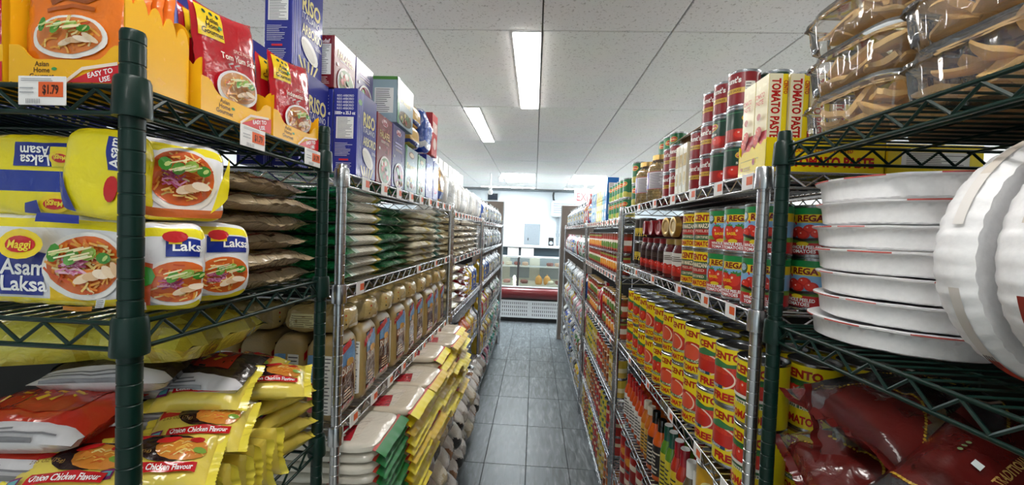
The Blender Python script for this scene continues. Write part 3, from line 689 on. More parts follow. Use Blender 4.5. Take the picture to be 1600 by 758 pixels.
def carton_proto(W, D, Hb, Hf, seed=0):
    """open display carton, front low with a curved dip and printed, back tall with a fringe; front faces -Y, centred in x"""
    mb = MB(); t = .0015; c = '#f6b91a'; hw = W / 2
    def wall(P, n, col=c):       # extruded outline (list of (u,z)) placed by n(u,z,k)
        k = len(P); cx = sum(p[0] for p in P) / k; V = [n(u, z, 0) for u, z in P] + [n(u, z, t) for u, z in P]
        for i in range(k - 1):
            a, b = P[i], P[i + 1]
            mb.add([n(a[0], 0, 0), n(b[0], 0, 0), n(b[0], b[1], 0), n(a[0], a[1], 0)], [(0, 1, 2, 3)], 0, col)
            mb.add([n(a[0], 0, t), n(b[0], 0, t), n(b[0], b[1], t), n(a[0], a[1], t)], [(3, 2, 1, 0)], 0, col)
            mb.add([n(a[0], a[1], 0), n(b[0], b[1], 0), n(b[0], b[1], t), n(a[0], a[1], t)], [(0, 1, 2, 3)], 0, col)
    front = []; N_ = 24
    for i in range(N_ + 1):
        u = -hw + W * i / N_; q = abs(u) / hw; front.append((u, Hf * (1.0 if q > .78 else .62 + .38 * max(0, (q - .5) / .28) ** 2)))
    wall(front, lambda u, z, k: (u, -D / 2 + k, z))
    back = []
    for i in range(41):
        u = -hw + W * i / 40; back.append((u, Hb * (.86 + .14 * abs(math.sin(i / 40 * PI * 4)) ** .6)))
    wall(back, lambda u, z, k: (u, D / 2 - k, z))
    for sx in (-1, 1):
        side = []
        for i in range(41):
            u = -D / 2 + D * i / 40; f = i / 40
            side.append((u, Hb * (.8 + .2 * abs(math.sin((f * 4.5 + .5) * PI)) ** .55) - Hb * .12 * f))
        wall(side, lambda u, z, k: (sx * (hw - k), u, z))
    mb.box((-hw, -D / 2, 0), (hw, D / 2, t), 0, c)
    me = mb.build('display_carton', CARTON, smooth=False)
    P = Print(lambda u, v, e: (u, -D / 2 - e, v))
    for k, tx in enumerate(('Asian', 'Home', 'Gourmet')): P.text(tx, -hw * .42, Hf * (.5 - .16 * k), Hf * .13, '#5a3a12', bold=.02, up=False)
    P.l += 1; P.ell(-hw * .2, Hf * .37, W * .025, Hf * .045, '#3f9a52', 8)
    P.poly([(hw * .02, 0.001), (hw, 0.001), (hw, Hf * .55), (hw * .5, Hf * .36)], '#d3202c')
    P.text('EASY TO', hw * .6, Hf * .28, Hf * .13, '#ffffff', rot=.22, bold=.02, up=False); P.text('USE', hw * .68, Hf * .12, Hf * .13, '#ffffff', rot=.22, bold=.02)
    P.stroke([(hw * .0, .001), (hw * .3, Hf * .38), (hw * .9, Hf * .52)], .004, '#f7e3d0')
    return dict(name='display_carton', mesh=me, parts=[('printed_panel', P.mesh('printed_panel', CARTON, smooth=False))])
ZG1 = 1.86
CTN = carton_proto(.15, .092, .118, .046); CTN2 = carton_proto(.158, .12, .075, .05)
place(CTN, (-.577, .522, ZG1), (0, 0, 0), 'yellow display carton of orange pouches facing the camera', 'carton', 'yellow display cartons')
place(CTN, (-.735, .522, ZG1), (0, 0, 0), 'yellow display carton at the left picture edge', 'carton', 'yellow display cartons')
place(CTN2, (-.55, .655, ZG1), (0, 0, PI / 2), 'yellow display carton holding the tall tilted red pouch', 'carton', 'yellow display cartons')
place(CTN2, (-.55, .82, ZG1), (0, 0, PI / 2), 'yellow display carton beside the blue rice boxes', 'carton', 'yellow display cartons')
place(POU_O, (-.577, .502, ZG1 + .09), face(0, .06), 'front orange soup pouch with a bowl picture', 'pouch', 'spice paste pouches')
for k in range(3): place(POU_O, (-.577, .523 + .017 * k, ZG1 + .09 + .004 * k), face(0, .04), f'orange pouch behind the front one, {ORD[k]} in the carton', 'pouch', 'spice paste pouches')
place(POU_R[1], (-.738, .504, ZG1 + .082), face(0, .08), 'red pouch at the left picture edge', 'pouch', 'spice paste pouches')
place(POU_R[0], (-.517, .648, ZG1 + .092), face(PI / 2, -.0, .15), 'tall tilted red tom yum pouch at the front of its carton', 'pouch', 'spice paste pouches')
place(POU_R[0], (-.545, .655, ZG1 + .083), face(PI / 2, .05, .0), 'red pouch just behind the tilted tom yum pouch', 'pouch', 'spice paste pouches')
place(POU_R[1], (-.517, .822, ZG1 + .09), face(PI / 2, .0, .12), 'red curry pouch leaning out beside the blue rice box', 'pouch', 'spice paste pouches')
place(POU_R[1], (-.545, .825, ZG1 + .083), face(PI / 2, .05, .0), 'red pouch hidden behind the leaning curry pouch', 'pouch', 'spice paste pouches')
# --- instant noodle packs (green unit, second shelf)
def noodle_pack(W, H, D, seed, kind):
    s = Soft(W, D, H, 5.5, seed, .0045, 16); ycol = '#f2e11f'
    def cf(f, a, b):
        if kind == 'yellow': return '#223a9c' if .30 < b < .56 else ycol
        if kind == 'side': return ycol
        return ycol if b > .84 or b < .05 else '#e9e9ec'
    me = s.body('noodle_pack', FILM, cf, (26, 10, 20)); P = s.pr('yn', .007, .0006); h = W / 2
    def logo(u, v, sc, rot=0):
        P.ell(u, v, .028 * sc, .017 * sc, '#f3d51b', 16, rot); P.ell(u, v, .019 * sc, .0095 * sc, '#c9181e', 16, rot); P.text('Maggi', u, v, .009 * sc, '#f6dc3a', rot=rot, bold=.02)
    if kind == 'bowl5':
        P.poly([(-h * .6, H * .1), (h * .06, H * .1), (h * .12, H * .56), (-h * .6, H * .7)], BLUE)
        P.text('Asam', -h * .14, H * .42, .02, '#ffffff', bold=.02, up=False); P.text('Laksa', -h * .13, H * .24, .02, '#ffffff', bold=.02)
        P.poly([(h * .15, H * .03), (h * .6, H * .03), (h * .4, H * .1), (h * .16, H * .26)], '#f0c51d')
        P.bowl(h * .56, H * .44, .06, .046, seed, 90, '#f2f0ec', '#dd6a2a', 4, 5, 2)
        P.rect(h * .45, H * .0, h * .8, H * .05, '#d98a2c'); P.table(h * .84, H * .03, h * .95, H * .12, 5)
        logo(-h * .02, H * .66, 1.1); P.rect(h * .16, H * .88, h * .6, H * .96, BLUE)
    elif kind == 'yellow':
        P.rect(-h * .1, H * .6, h * .78, H * .9, BLUE); P.rect(h * .42, H * .6, h * .74, H * .84, '#f2e11f')
        P.text('Asam', h * .2, H * .78, .013, '#ffffff', rot=PI, bold=.02, up=False); P.text('Laksa', h * .2, H * .67, .013, '#ffffff', rot=PI, bold=.02)
        logo(h * .58, H * .7, .6, PI); logo(h * .5, H * .15, .8, PI)
        P.table(h * .82, H * .6, h * .98, H * .9, 7); P.poly([(h * .1, .004), (h * .34, H * .02), (h * .3, H * .2), (h * .12, H * .16)], BLUE)
    elif kind == 'side':
        P.rect(h * .45, H * .55, h * .9, H * .95, BLUE); P.text('Asam', h * .68, H * .75, .013, '#ffffff', rot=PI / 2, bold=.02); P.ell(h * .62, H * .34, .01, .017, '#c9181e', 14); P.poly([(-h, H * .02), (-h * .5, H * .02), (-h * .75, H * .4), (-h, H * .5)], BLUE)
    elif kind == 'tall':
        P.rect(-h * .1, H * .62, h * .92, H * .83, BLUE); P.text('Laksa', h * .62, H * .74, .013, '#ffffff', bold=.02); P.rect(-h * .02, H * .76, h * .35, H * .9, '#f2d51b'); P.ell(h * .16, H * .85, .014, .009, '#c9181e', 12)
        P.bowl(h * .3, H * .32, .042, .034, seed, 34, '#f2f0ec', '#dd6a2a', 3, 3, 2); P.poly([(-h * .95, H * .1), (-h * .5, H * .1), (-h * .42, H * .55), (-h * .9, H * .6)], '#c9542a'); P.ell(-h * .68, H * .42, .012, .014, '#3f9a35', 8)
        P.table(-h * .9, H * .05, -h * .6, H * .14, 5)
    elif kind == 'bigbowl':
        P.bowl(-h * .05, H * .52, .046, .047, seed, 70, '#eeeae4', '#d9622a', 4, 3, 2); P.rect(-h * .9, H * .03, h * .8, H * .14, '#c9662f'); P.poly([(h * .5, H * .1), (h * .95, H * .3), (h * .98, H * .9), (h * .7, H * .5)], '#f2df1f')
    return dict(name='noodle_pack', mesh=me, parts=[('printed_panel', P.mesh('printed_panel', FILM, angle=60))])
G = 'laksa noodle packs'
ZG2 = 1.575
place(noodle_pack(.25, .122, .07, 1, 'bowl5'), (-.64, .528, ZG2 + .003), (-.05, 0, .02), 'big noodle multipack with a large bowl picture facing the camera', 'noodles', G)
place(noodle_pack(.2, .108, .07, 2, 'yellow'), (-.665, .535, ZG2 + .121), (0, 0, 0), 'yellow and blue noodle pack lying upside down on the multipack', 'noodles', G)
place(noodle_pack(.085, .114, .045, 3, 'side'), (-.556, .508, ZG2 + .121), (0, .06, .0), 'plain yellow noodle pack end with blue strip beside the post', 'noodles', G)
place(noodle_pack(.112, .112, .05, 4, 'bigbowl'), (-.517, .567, ZG2 + .121), (-.04, 0, 1.12), 'noodle pack with a close-up bowl, on top, right of the green post', 'noodles', G)
place(noodle_pack(.075, .12, .045, 5, 'tall'), (-.497, .535, ZG2), (0, 0, .75), 'noodle pack half hidden behind the green post', 'noodles', G)
place(noodle_pack(.115, .122, .05, 6, 'tall'), (-.512, .615, ZG2), (0, 0, .95), 'white and yellow noodle pack standing at the shelf edge', 'noodles', G)
place(noodle_pack(.25, .122, .07, 7, 'bowl5'), (-.91, .53, ZG2 + .003), (-.05, 0, .0), 'noodle multipack beyond the left picture edge, lower one', 'noodles', G)
place(noodle_pack(.22, .108, .07, 8, 'yellow'), (-.89, .535, ZG2 + .126), (0, 0, 0), 'yellow noodle pack beyond the left picture edge, upper one', 'noodles', G)
# beige rice noodle bags lying in a pile, long side to the aisle
def rice_noodle(seed):
    s = Pillow(.2, .24, .034, seed, wr=.2, flat=.4, a=4., fr=3., b=.42, fin=.012)
    def cf(sd, U, V): return '#b4a082' if abs(U) < .8 else '#a89678'
    me = s.body('rice_noodle_bag', CRINKLE, cf, 16, 16); mb = MB()
    P = s.pr(.02); P.stroke([(.085, -.11), (.088, 0), (.085, .11)], .004, '#7a1a1c'); P.rect(.05, -.09, .075, .0, '#b7a032'); P.rect(.088, .02, .094, .035, '#2a2018')
    return dict(name='rice_noodle_bag', mesh=me, parts=[('printed_strip', P.mesh('printed_strip', CRINKLE, angle=60))] + s.seals)
RN = [rice_noodle(i) for i in (11, 12, 13)]
for k in range(6):
    place(RN[k % 3], (-.60 + .006 * math.sin(k * 2.1), .765 + .008 * math.cos(k * 1.7), ZG2 + .002 + .0355 * k), (0, 0, .08 * math.sin(k * 3)), f'beige rice noodle bag in the pile behind the laksa packs, {ORD[k]} from the bottom', 'noodles', 'pile of rice noodle bags')
# --- onion chicken noodle packets (green unit, third shelf)
def onion(seed):
    s = Pillow(.135, .1, .032, seed, a=3.4, b=.5, wr=.12, fin=.012); Y_ = '#ead34a'
    me = s.body('noodle_packet', FILM, lambda sd, U, V: '#e8d25a' if sd != 'f' else '#e9d94e', 22, 16)
    P = s.pr(.008); P.poly([(-.06, .045), (.0, .045), (-.015, .018), (-.06, .012)], '#c01f24'); P.lines(-.054, .024, -.03, .036, 2, '#e8d25a', .4)
    P.ell(.008, .016, .042, .027, '#2a1418', 16, -.15); P.ell(.026, .012, .034, .022, '#d98a35', 14, -.15)
    rr = random.Random(seed)
    for k in range(18): x, y = .028 + rr.uniform(-.024, .024), .012 + rr.uniform(-.014, .014); P.stroke([(x - .006, y - .002), (x, y + .002), (x + .006, y - .001)], .002, rr.choice(['#efc15a', '#f0d88a', '#d9692a']), up=False)
    P.l += 1; P.ell(.042, .026, .01, .006, '#b51f22', 9); P.ell(.05, .006, .009, .005, '#7fa53a', 8); P.ell(.006, .028, .016, .006, '#d42a2a', 10, .3)
    P.rect(-.036, -.03, .052, -.014, '#c4181f'); P.text('Onion Chicken Flavour', .008, -.022, .0095, '#ffffff', width=.08, bold=.02)
    P.rect(-.058, -.034, -.042, -.018, '#7a2a62'); P.rect(-.056, -.03, -.044, -.022, '#5fa0a8'); P.text('2.65 OZ (75g)', -.03, .004, .005, '#8a6a2a')
    return dict(name='noodle_packet', mesh=me, parts=[('printed_panel', P.mesh('printed_panel', FILM, angle=60))] + s.seals)
ON = [onion(30 + i) for i in range(3)]
ZG3 = 1.205; rr = random.Random(5); n_on = 0
def on(x, y, z, rot, lab): place(ON[rr.randrange(3)], (x, y, z), rot, lab, 'noodles', 'onion chicken noodle packets')
for k in range(4): on(-.55, .845, ZG3 + .035 * k, (.0, .02, PI / 2 + .1 * rr.uniform(-1, 1) - .3), f'yellow noodle packet in the rear stack at the far green post, {ORD[k]} from the bottom')
on(-.53, .80, ZG3 + .16, (.34, .12, .55), 'yellow onion chicken packet crowning the heap beside the far green post')
for k in range(8): on(-.545, .565 + .029 * k, ZG3 + .052, face(.04 * math.sin(k * 2), -.12, .05 * math.sin(k * 3)), f'noodle packet filed upright at the shelf edge, {ORD[k]} from the camera')
on(-.55, .655, ZG3 + .132, (.42, .06, .40), 'yellow onion chicken packet lying on the upright ones in the middle')
on(-.575, .70, ZG3 + .185, (.5, .02, .28), 'onion chicken packet propped highest, left of the crowning packet')
on(-.545, .572, ZG3 + .12, (.45, .14, .5), 'tilted yellow noodle packet lowest right of the green post')
on(-.68, .80, ZG3 + .1, (.3, .1, .4), 'yellow noodle packet lying deep behind the propped one')
on(-.62, .87, ZG3 + .16, (.2, 0, -.3), 'reddish yellow noodle packet at the back under the brown bags')
for k in range(3): on(-.66, .55, ZG3 + .035 * k, (.02, -.02, .2 * rr.uniform(-1, 1)), f'yellow noodle packet stacked left of the green post, {ORD[k]} from the bottom')
on(-.62, .53, ZG3 + .125, (.4, .02, .25), 'yellow noodle packet nearest the camera left of the post')
def white_side(seed, top, name='snack_bag'):
    s = Pillow(.19, .13, .046, seed, a=3., b=.5, wr=.14, flat=.5)
    me = s.body(name, FILM, lambda sd, U, V: '#cfcdd0' if V < -.62 else top, 16, 12); P = s.pr(.02)
    P.rect(-.085, -.02, .06, .05, '#b5301f'); [P.stroke([(-.07 + k * .019, .004), (-.064 + k * .019, .018)], .006, '#e5b32c', up=False) for k in range(6)]; [P.stroke([(-.06 + k * .026, .034), (-.044 + k * .026, .03)], .006, '#e5b32c', up=False) for k in range(4)]; P.l += 1; P.lines(-.08, -.065, .08, -.05, 3, '#77767a', .4, seed); P.rect(-.098, -.03, -.088, .05, '#173d33')
    return dict(name=name, mesh=me, parts=[('printed_panel', P.mesh('printed_panel', FILM, angle=60))])
WS = [white_side(40, '#c23320'), white_side(41, '#3a3028')]
ws = [(-.69, .565, 1.378, .12, 0, 'white sided red snack bag, upper of two at the left edge'), (-.70, .56, 1.328, .1, 0, 'white sided red snack bag, lower of two at the left edge'), (-.585, .72, 1.395, .2, 1, 'dark snack bag with white side behind the post, upper one'),
      (-.60, .71, 1.345, .25, 1, 'dark snack bag with white side behind the post, lower one'), (-.66, .66, 1.425, .2, 1, 'dark snack bag with white side above the red snack bags')]
for x, y, z, a, i, l in ws: place(WS[i], (x - .02, y, z), (.15, 0, a), l, 'snack bag', 'white sided snack bags')
s = Pillow(.24, .16, .045, 44, wr=.12); me = s.body('green_packet', FILM, '#1d7a33', 14, 10)
place(dict(name='noodle_packet', mesh=me), (-.72, .56, 1.282), (.1, 0, .1), 'bright green packet under the white sided bags', 'noodles')
s = Pillow(.2, .15, .04, 45, wr=.12); me = s.body('blue_packet', FILM, lambda sd, U, V: '#2b77b8' if U < .2 else '#b5302a', 14, 10)
place(dict(name='noodle_packet', mesh=me), (-.7, .545, 1.24), (.1, 0, .1), 'blue and red packet at the lower left picture corner', 'noodles')
s = Pillow(.26, .2, .08, 46, wr=.2); me = s.body('yellow_bag', CRINKLE, lambda sd, U, V: ['#c3b02a', '#a89a2c', '#d8ce4a'][int((noise.noise(Vector((U * 2, V * 2, 1.))) + 1) * 6) % 3], 14, 12)
for k, (x, y) in enumerate(((-.66, .7), (-.8, .66))): place(dict(name='yellow_bag', mesh=me), (x, y, 1.465), (0, 0, .4 * k), ('yellow crinkly bag deep under the second shelf, by the post', 'yellow crinkly bag deep under the second shelf, at the left')[k], 'bag', 'yellow bags in the dark')
for k, (x, y, z) in enumerate(((-.68, .68, ZG3), (-.85, .6, ZG3), (-.86, .58, ZG3 + .08), (-.78, .78, ZG3), (-.77, .79, ZG3 + .08))):
    place(dict(name='filler_bag', mesh=WS[1]['mesh']), (x - .05, y + .03, z), (0, 0, .2 * k), f'dark packet at the back under the noodle heap, {ORD[k]} of five', 'snack bag', 'dark packets at the back')
# ------------------------------------------------------------------ left side: chrome bays
def L_box(pr, xf, y0, z, label, cat, group, w, d): return place(pr, (xf - w / 2, y0 + d / 2, z), 0, label, cat, group)
NAVY, LAV = '#2c338f', '#7d83c8'
def riso():
    w, d, h = .066, .135, .232
    def side(P):
        for k in range(5): P.text('RISO ARBORIO', 0, h - .02 - k * .0085, .006, '#e8e8f2', width=.046, bold=.01, up=False)
        P.l += 1; P.text('1000g e 35.3 oz', 0, h - .066, .0085, '#ffffff', width=.056, bold=.03)
        P.table(-.024, h * .42, .024, h * .67, 15)
        P.lines(-.026, h * .22, .026, h * .38, 9, '#c9cbe6', .35, 3); P.rect(-.014, h * .165, .012, h * .185, '#d02a3a'); P.lines(-.022, .01, .022, h * .15, 6, '#c9cbe6', .35, 5)
    def front(P):
        for k, (a, b) in enumerate(((-.066, .004), (-.058, .002), (-.052, .006), (-.042, .002), (-.037, .005))): P.rect(a, .0, a + b, h, LAV if k % 2 == 0 else '#b9bde6', up=False)
        P.l += 1; P.ell(-.05, h * .86, .012, .008, '#6b9a68', 10)
        P.text('RISO', .012, h * .7, .036, '#e9dc9a', width=.082, bold=.03); P.text('ITALIANO', .012, h * .575, .016, '#d9dae8', width=.08, bold=.01); P.text('ARBORIO', .016, h * .44, .024, '#e9e2b8', width=.09, bold=.02)
        P.ell(.006, h * .24, .042, .022, '#e9e7e2', 18, -.5); P.ell(.0, h * .235, .034, .015, '#cfcbc2', 14, -.5); P.lines(.03, h * .31, .062, h * .35, 3, '#cfd1ea', .4)
        for k in range(5): P.stroke([(.0 + .012 * (k - 2), .002), (.012 * (k - 2) * 1.7, h * .13)], .006, '#d9c98a', up=False)
    return box_proto('rice_box', w, d, h, NAVY, dict(yn=side, xp=front)), w, d, h
RISO, rw, rd, rh = riso()
def falafel(col, title, tcol, h=.212, w=.055, d=.13, pic=0):
    def side(P):
        P.text('Sadaf', 0, h - .016, .01, '#f2e6e6', bold=.03); P.table(-.019, h * .25, .019, h * .83, 16); P.lines(-.018, .01, .018, h * .22, 5, '#d9b9b0', .35)
    def front(P):
        P.ell(-.004, h * .9, .026, .011, '#f0d8dc', 14); P.text('Sadaf', -.004, h * .9, .014, '#a01830', bold=.03); P.text(title, 0, h * .72, .022, tcol, width=.09, bold=.02) if title else P.lines(-.04, h * .66, .04, h * .76, 2, tcol, .5)
        P.lines(-.035, h * .6, .04, h * .64, 2, '#e6d6c6', .4); P.ell(-.045, h * .5, .006, .005, '#f0f0f0', 8)
        P.ell(.004, h * .2, .052, .046, '#e9e6e0', 22); P.ell(.004, h * .2, .046, .04, '#5c7a3a' if pic == 0 else '#8a4a6a', 20)
        rr = random.Random(7 + pic)
        for k in range(16): P.ell(.004 + rr.uniform(-.03, .03), h * .2 + rr.uniform(-.028, .028), .011, .009, rr.choice(['#8a5a2a', '#c23a2a', '#e8e2d0', '#4c8a34', '#a86c34']), 8, up=(k % 4 == 3))
    return box_proto('food_box', w, d, h, col, dict(yn=side, xp=front))
FAL = falafel('#7d2126', 'FALAFEL', '#d8c48a'); FALS = falafel('#7d2126', 'FALAFEL', '#d8c48a', h=.14)
PUR = falafel('#3b2a78', '', '#c9c3e6', pic=1); PURS = falafel('#3b2a78', '', '#c9c3e6', h=.14, pic=1)
def couscous(base, h, w, d, title):
    def side(P): P.table(-w * .36, h * .2, w * .36, h * .75, 12); P.rect(-w / 2, h * .93, w / 2, h, '#4f8a3c')
    def front(P):
        P.ell(0, h * .84, d * .22, h * .075, '#7a3a34', 16); P.ell(0, h * .84, d * .17, h * .05, '#d9c9a8', 14); P.text(title, -.01, h * .58, h * .13, '#e9df9c', width=d * .7, bold=.02, slant=.2) if title else P.lines(-d * .35, h * .5, d * .35, h * .66, 2, '#e9df9c', .5)
        P.ell(0, h * .2, d * .4, h * .16, '#6a5a34', 16)
        rr = random.Random(2)
        for k in range(12): P.ell(rr.uniform(-.3, .3) * d, h * (.2 + rr.uniform(-.1, .1)), .01, .009, rr.choice(['#a3352a', '#d9c27a', '#4a7a34', '#8a5a3a']), 7, up=(k % 4 == 3))
        P.rect(-d * .5, 0, -d * .4, h, '#3a8a4a')
    return box_proto('food_box', w, d, h, base, dict(yn=side, xp=front))
COU = couscous('#8aa0a8', .17, .06, .16, 'finest'); COUU = couscous('#9db3be', .16, .095, .19, 'finest'); GRN = couscous('#3c7f45', .165, .06, .12, '')
Z1 = 1.835; G = 'boxes on the top left shelf'
L_box(RISO, -.488, 1.09, Z1, 'blue arborio rice box standing right behind the chrome post', 'box', G, rw, rd)
L_box(RISO, -.565, .95, Z1, 'blue rice box half hidden by the red curry pouch', 'box', G, rw, rd)
L_box(RISO, -.575, .93, Z1 + rh + .001, 'blue rice box standing on another, highest at the picture top', 'box', G, rw, rd)
L_box(RISO, -.645, .94, Z1, 'blue rice box deep behind the red pouches', 'box', G, rw, rd)
L_box(RISO, -.56, 1.095, Z1, 'blue rice box in the second row under the maroon box', 'box', G, rw, rd)
L_box(RISO, -.56, 1.235, Z1, 'blue rice box in the second row under the purple box', 'box', G, rw, rd)
L_box(FALS, -.555, 1.09, Z1 + rh + .001, 'maroon falafel box lying high beside the top rice box', 'box', G, .055, .13)
L_box(PURS, -.555, 1.225, Z1 + rh + .001, 'purple box high between maroon box and ceiling', 'box', G, .055, .13)
L_box(FAL, -.488, 1.232, Z1, 'maroon falafel box in the front row', 'box', G, .055, .13)
L_box(PUR, -.488, 1.367, Z1, 'purple box in the front row beside maroon one', 'box', G, .055, .13)
L_box(COU, -.488, 1.505, Z1, 'grey green grain box with bowl picture in the front row', 'box', G, .06, .16)
L_box(GRN, -.488, 1.67, Z1, 'green grain box in the front row beside the blue carton', 'box', G, .06, .12)
L_box(RISO, -.56, 1.375, Z1, 'blue rice box in the second row under the pale box', 'box', G, rw, rd)
for k in range(6): L_box(RISO, -.62 - .07 * (k % 2), .50 + .14 * (k // 2), 1.86, f'blue rice box hidden behind the pouches on the green unit, {ORD[k]} of six', 'box', G, rw, rd) if k > 1 else None
for k in range(5): L_box(RISO, -.83 - .07 * k, .62, 1.86, f'blue rice box deep on the green top shelf, {ORD[k]} of five', 'box', G, rw, rd)
L_box(COUU, -.502, 1.44, Z1 + rh + .002, 'pale blue grain box stacked in the upper row', 'box', G, .095, .19)
L_box(RISO, -.56, 1.515, Z1, 'blue rice box hidden under the pale grain box', 'box', G, rw, rd)
def plain(name, w, d, h, base, acc, txt='', tc='#ffffff'):
    def fr(P):
        P.rect(-d * .4, h * .55, d * .4, h * .8, acc); P.ell(0, h * .3, d * .3, h * .14, acc, 14)
        if txt: P.text(txt, 0, h * .675, h * .12, tc, width=d * .6, bold=.02)
    return box_proto(name, w, d, h, base, dict(xp=fr, xn=fr, yn=lambda P: P.table(-w * .35, h * .3, w * .35, h * .75, 8)))
L_box(plain('food_box', .1, .12, .19, '#2a2f86', '#4a55b8'), -.488, 1.80, Z1, 'dark blue carton in the front row of the top left shelf', 'box', G, .1, .12)
L_box(plain('food_box', .08, .1, .18, '#2a2f86', '#c0405a'), -.488, 1.93, Z1, 'dark blue carton with red round beside the yellow bag', 'box', G, .08, .1)
L_box(plain('food_box', .08, .1, .2, '#c23a3c', '#e8c8c0'), -.5, 1.93, Z1 + .21, 'red carton lying over the dark blue cartons', 'box', G, .08, .1)
L_box(plain('food_box', .12, .13, .2, '#2a2f86', '#4a55b8'), -.57, 1.65, Z1, 'blue carton behind the green grain box', 'box', G, .12, .13)
L_box(plain('food_box', .12, .13, .2, '#2a2f86', '#4a55b8'), -.6, 1.79, Z1, 'blue carton deep behind the dark blue cartons', 'box', G, .12, .13)
s = Soft(.1, .16, .085, 4, 3, .004, 20); me = s.body('bread_pack', FILM, lambda f, a, b: '#c9a04a' if b > .25 else '#2b3a86', (8, 10, 8))
place(dict(name='bread_pack', mesh=me), (-.56, 1.72, Z1 + .2), 0, 'golden bread pack on top of cartons, lower of two', 'bread', 'golden bread packs')
place(dict(name='bread_pack', mesh=me), (-.56, 1.73, Z1 + .286), 0, 'golden bread pack on top of cartons, upper of two', 'bread', 'golden bread packs')
s = Soft(.09, .12, .2, 4, 4, .008, 22, pinch=.5); me = s.body('pasta_bag', CRINKLE, lambda f, a, b: '#2752b0' if b > .15 else '#d8dde8', (8, 8, 10))
place(dict(name='pasta_bag', mesh=me), (-.54, 1.87, Z1 + .205), 0, 'blue crinkled bag between golden bread and red carton', 'bag')
L_box(plain('food_box', .07, .09, .14, '#b8382e', '#e0d8c8'), -.57, 1.845, Z1 + .205, 'red carton behind the blue crinkled bag', 'box', G, .07, .09)
s = Soft(.08, .13, .21, 4.5, 5, .006, 20, pinch=.6); me = s.body('pasta_bag', FILM, lambda f, a, b: '#244a9a' if b < .22 else ('#d4a545' if (int((a + 1) * 3 + b * 5) % 3) else '#7a4a2a'), (8, 10, 12))
place(dict(name='pasta_bag', mesh=me), (-.532, 2.12, Z1), 0, 'yellow pasta bag with blue foot before the white sacks', 'bag')
# white paper sacks along the top shelves
def sack(w, d, h, seed, base='#e4e4e2', m=None, pin=.7):
    s = Soft(w, d, h, 4.5, seed, .006, 20, pinch=pin, p0=.7)
    me = s.body('flour_sack', m or CRINKLE, lambda f, a, b: base if (f in ('yp', 'zp') or not (.35 < b < .55 and abs(a) < .6)) else '#c9ccd2', (6, 8, 10))
    return dict(name='flour_sack', mesh=me)
SK = [sack(.1, .1, .2, 50 + i, ['#e6e6e4', '#d6d9da', '#eceae2'][i]) for i in range(3)]
SKT = []
for i in range(2):
    p = plain('paper_box', .09, .11, .33, '#e4e5e4', '#c2c6c6'); p['parts'] = p['parts'][:1]; SKT.append(p)
k = 0
for y in (2.26, 2.44, 2.555, 2.67, 2.785, 2.9, 3.015, 3.13, 3.245, 3.36, 3.475, 3.59, 3.70):
    z = Z1 if y < 2.36 else 1.806
    place(SK[k % 3], (-.54 + .006 * math.sin(k * 2), y, z), .2 * math.sin(k), f'white paper sack in the front row on the top left shelf, {ORD[k]} from the camera', 'sack', 'white paper sacks'); k += 1
for k in range(9):
    y = 2.08 + .145 * k; z = Z1 if y < 2.36 else 1.806
    place(SKT[k % 2], (-.65, y + (.06 if y > 2.3 else 0), z), .05 * math.sin(k * 3), f'tall white printed carton behind the paper sacks, {ORD[k]} from the camera', 'box', 'tall white cartons')
def pile(mk, n, x, y, z, dz, lab, cat, grp, rz=0, jit=.01, seed=0, tilt=0):
    rr = random.Random(seed)
    for k in range(n):
        place(mk[(k + seed) % len(mk)], (x + rr.uniform(-jit, jit), y + rr.uniform(-.003, .003), z + dz * k), (rr.uniform(-.003, .003), rr.uniform(-.003, .003), rz + rr.uniform(-.022, .022)), f'{lab}, {ORD[k]} from the bottom', cat, grp)
# --- second shelf: rice bags lying in stacks, long side to the aisle
def rice_bag(w, h, t, seed, pal, txt=None):
    """pal: list of (limit, colour) along the length"""
    s = Pillow(w, h, t, seed, a=5.5, b=.4, wr=.1, flat=.45, fin=.014)
    def cf(sd, U, V):
        for lim, c in pal:
            if U <= lim: return c
        return pal[-1][1]
    me = s.body('rice_bag', CRINKLE, cf, 20, 10); mb = MB()
    P = Print(lambda u, v, d: (u, -h / 2 * (1 - .07 * (1 - (2 * u / w) ** 2)) * .985 + (v - .012) * .5, s.z(2 * u / w, -.93)[0] + d), .02, .0006)
    P.rect(-w * .1, .0, w * .03, .012, '#f2f2ee'); P.lines(-w * .09, .001, w * .02, .011, 3, '#50524e', .4, seed); P.rect(w * .08, .003, w * .2, .009, '#7a7c70')
    return dict(name='rice_bag', mesh=me, parts=[('printed_panel', P.mesh('printed_panel', CRINKLE))] + s.seals)
PALA = [(-.45, '#1c7a47'), (-.34, '#cfe0d6'), (.55, '#ebe8da'), (.85, '#dcc24a'), (1, '#2f7a3c')]
PALB = [(.2, '#1c6b3c'), (.3, '#cfd8c4'), (1, '#1f7443')]
PALC = [(-.5, '#ddd6bc'), (.2, '#e5e1d0'), (.45, '#d6bf55'), (1, '#d9d4be')]
PALD = [(-.4, '#e3dfce'), (.1, '#2a8a83'), (.3, '#e9e6da'), (1, '#cfc7a8')]
BG = {k: [rice_bag(.3, .2, .0295, 60 + 5 * j + i, p) for i in range(3)] for j, (k, p) in enumerate(dict(a=PALA, b=PALB, c=PALC, d=PALD).items())}
Z2 = 1.545
pile(BG['a'], 8, -.592, 1.19, Z2, .0325, 'green ended white rice bag in the stack beside the chrome post', 'rice', 'rice bag stacks', PI / 2, .008, 1)
pile(BG['b'], 7, -.62, 1.52, Z2, .0325, 'dark green rice bag in the recessed stack', 'rice', 'rice bag stacks', PI / 2, .012, 2)
pile(BG['c'], 7, -.588, 1.83, Z2, .0325, 'cream and yellow rice bag in the third stack', 'rice', 'rice bag stacks', PI / 2, .012, 3)
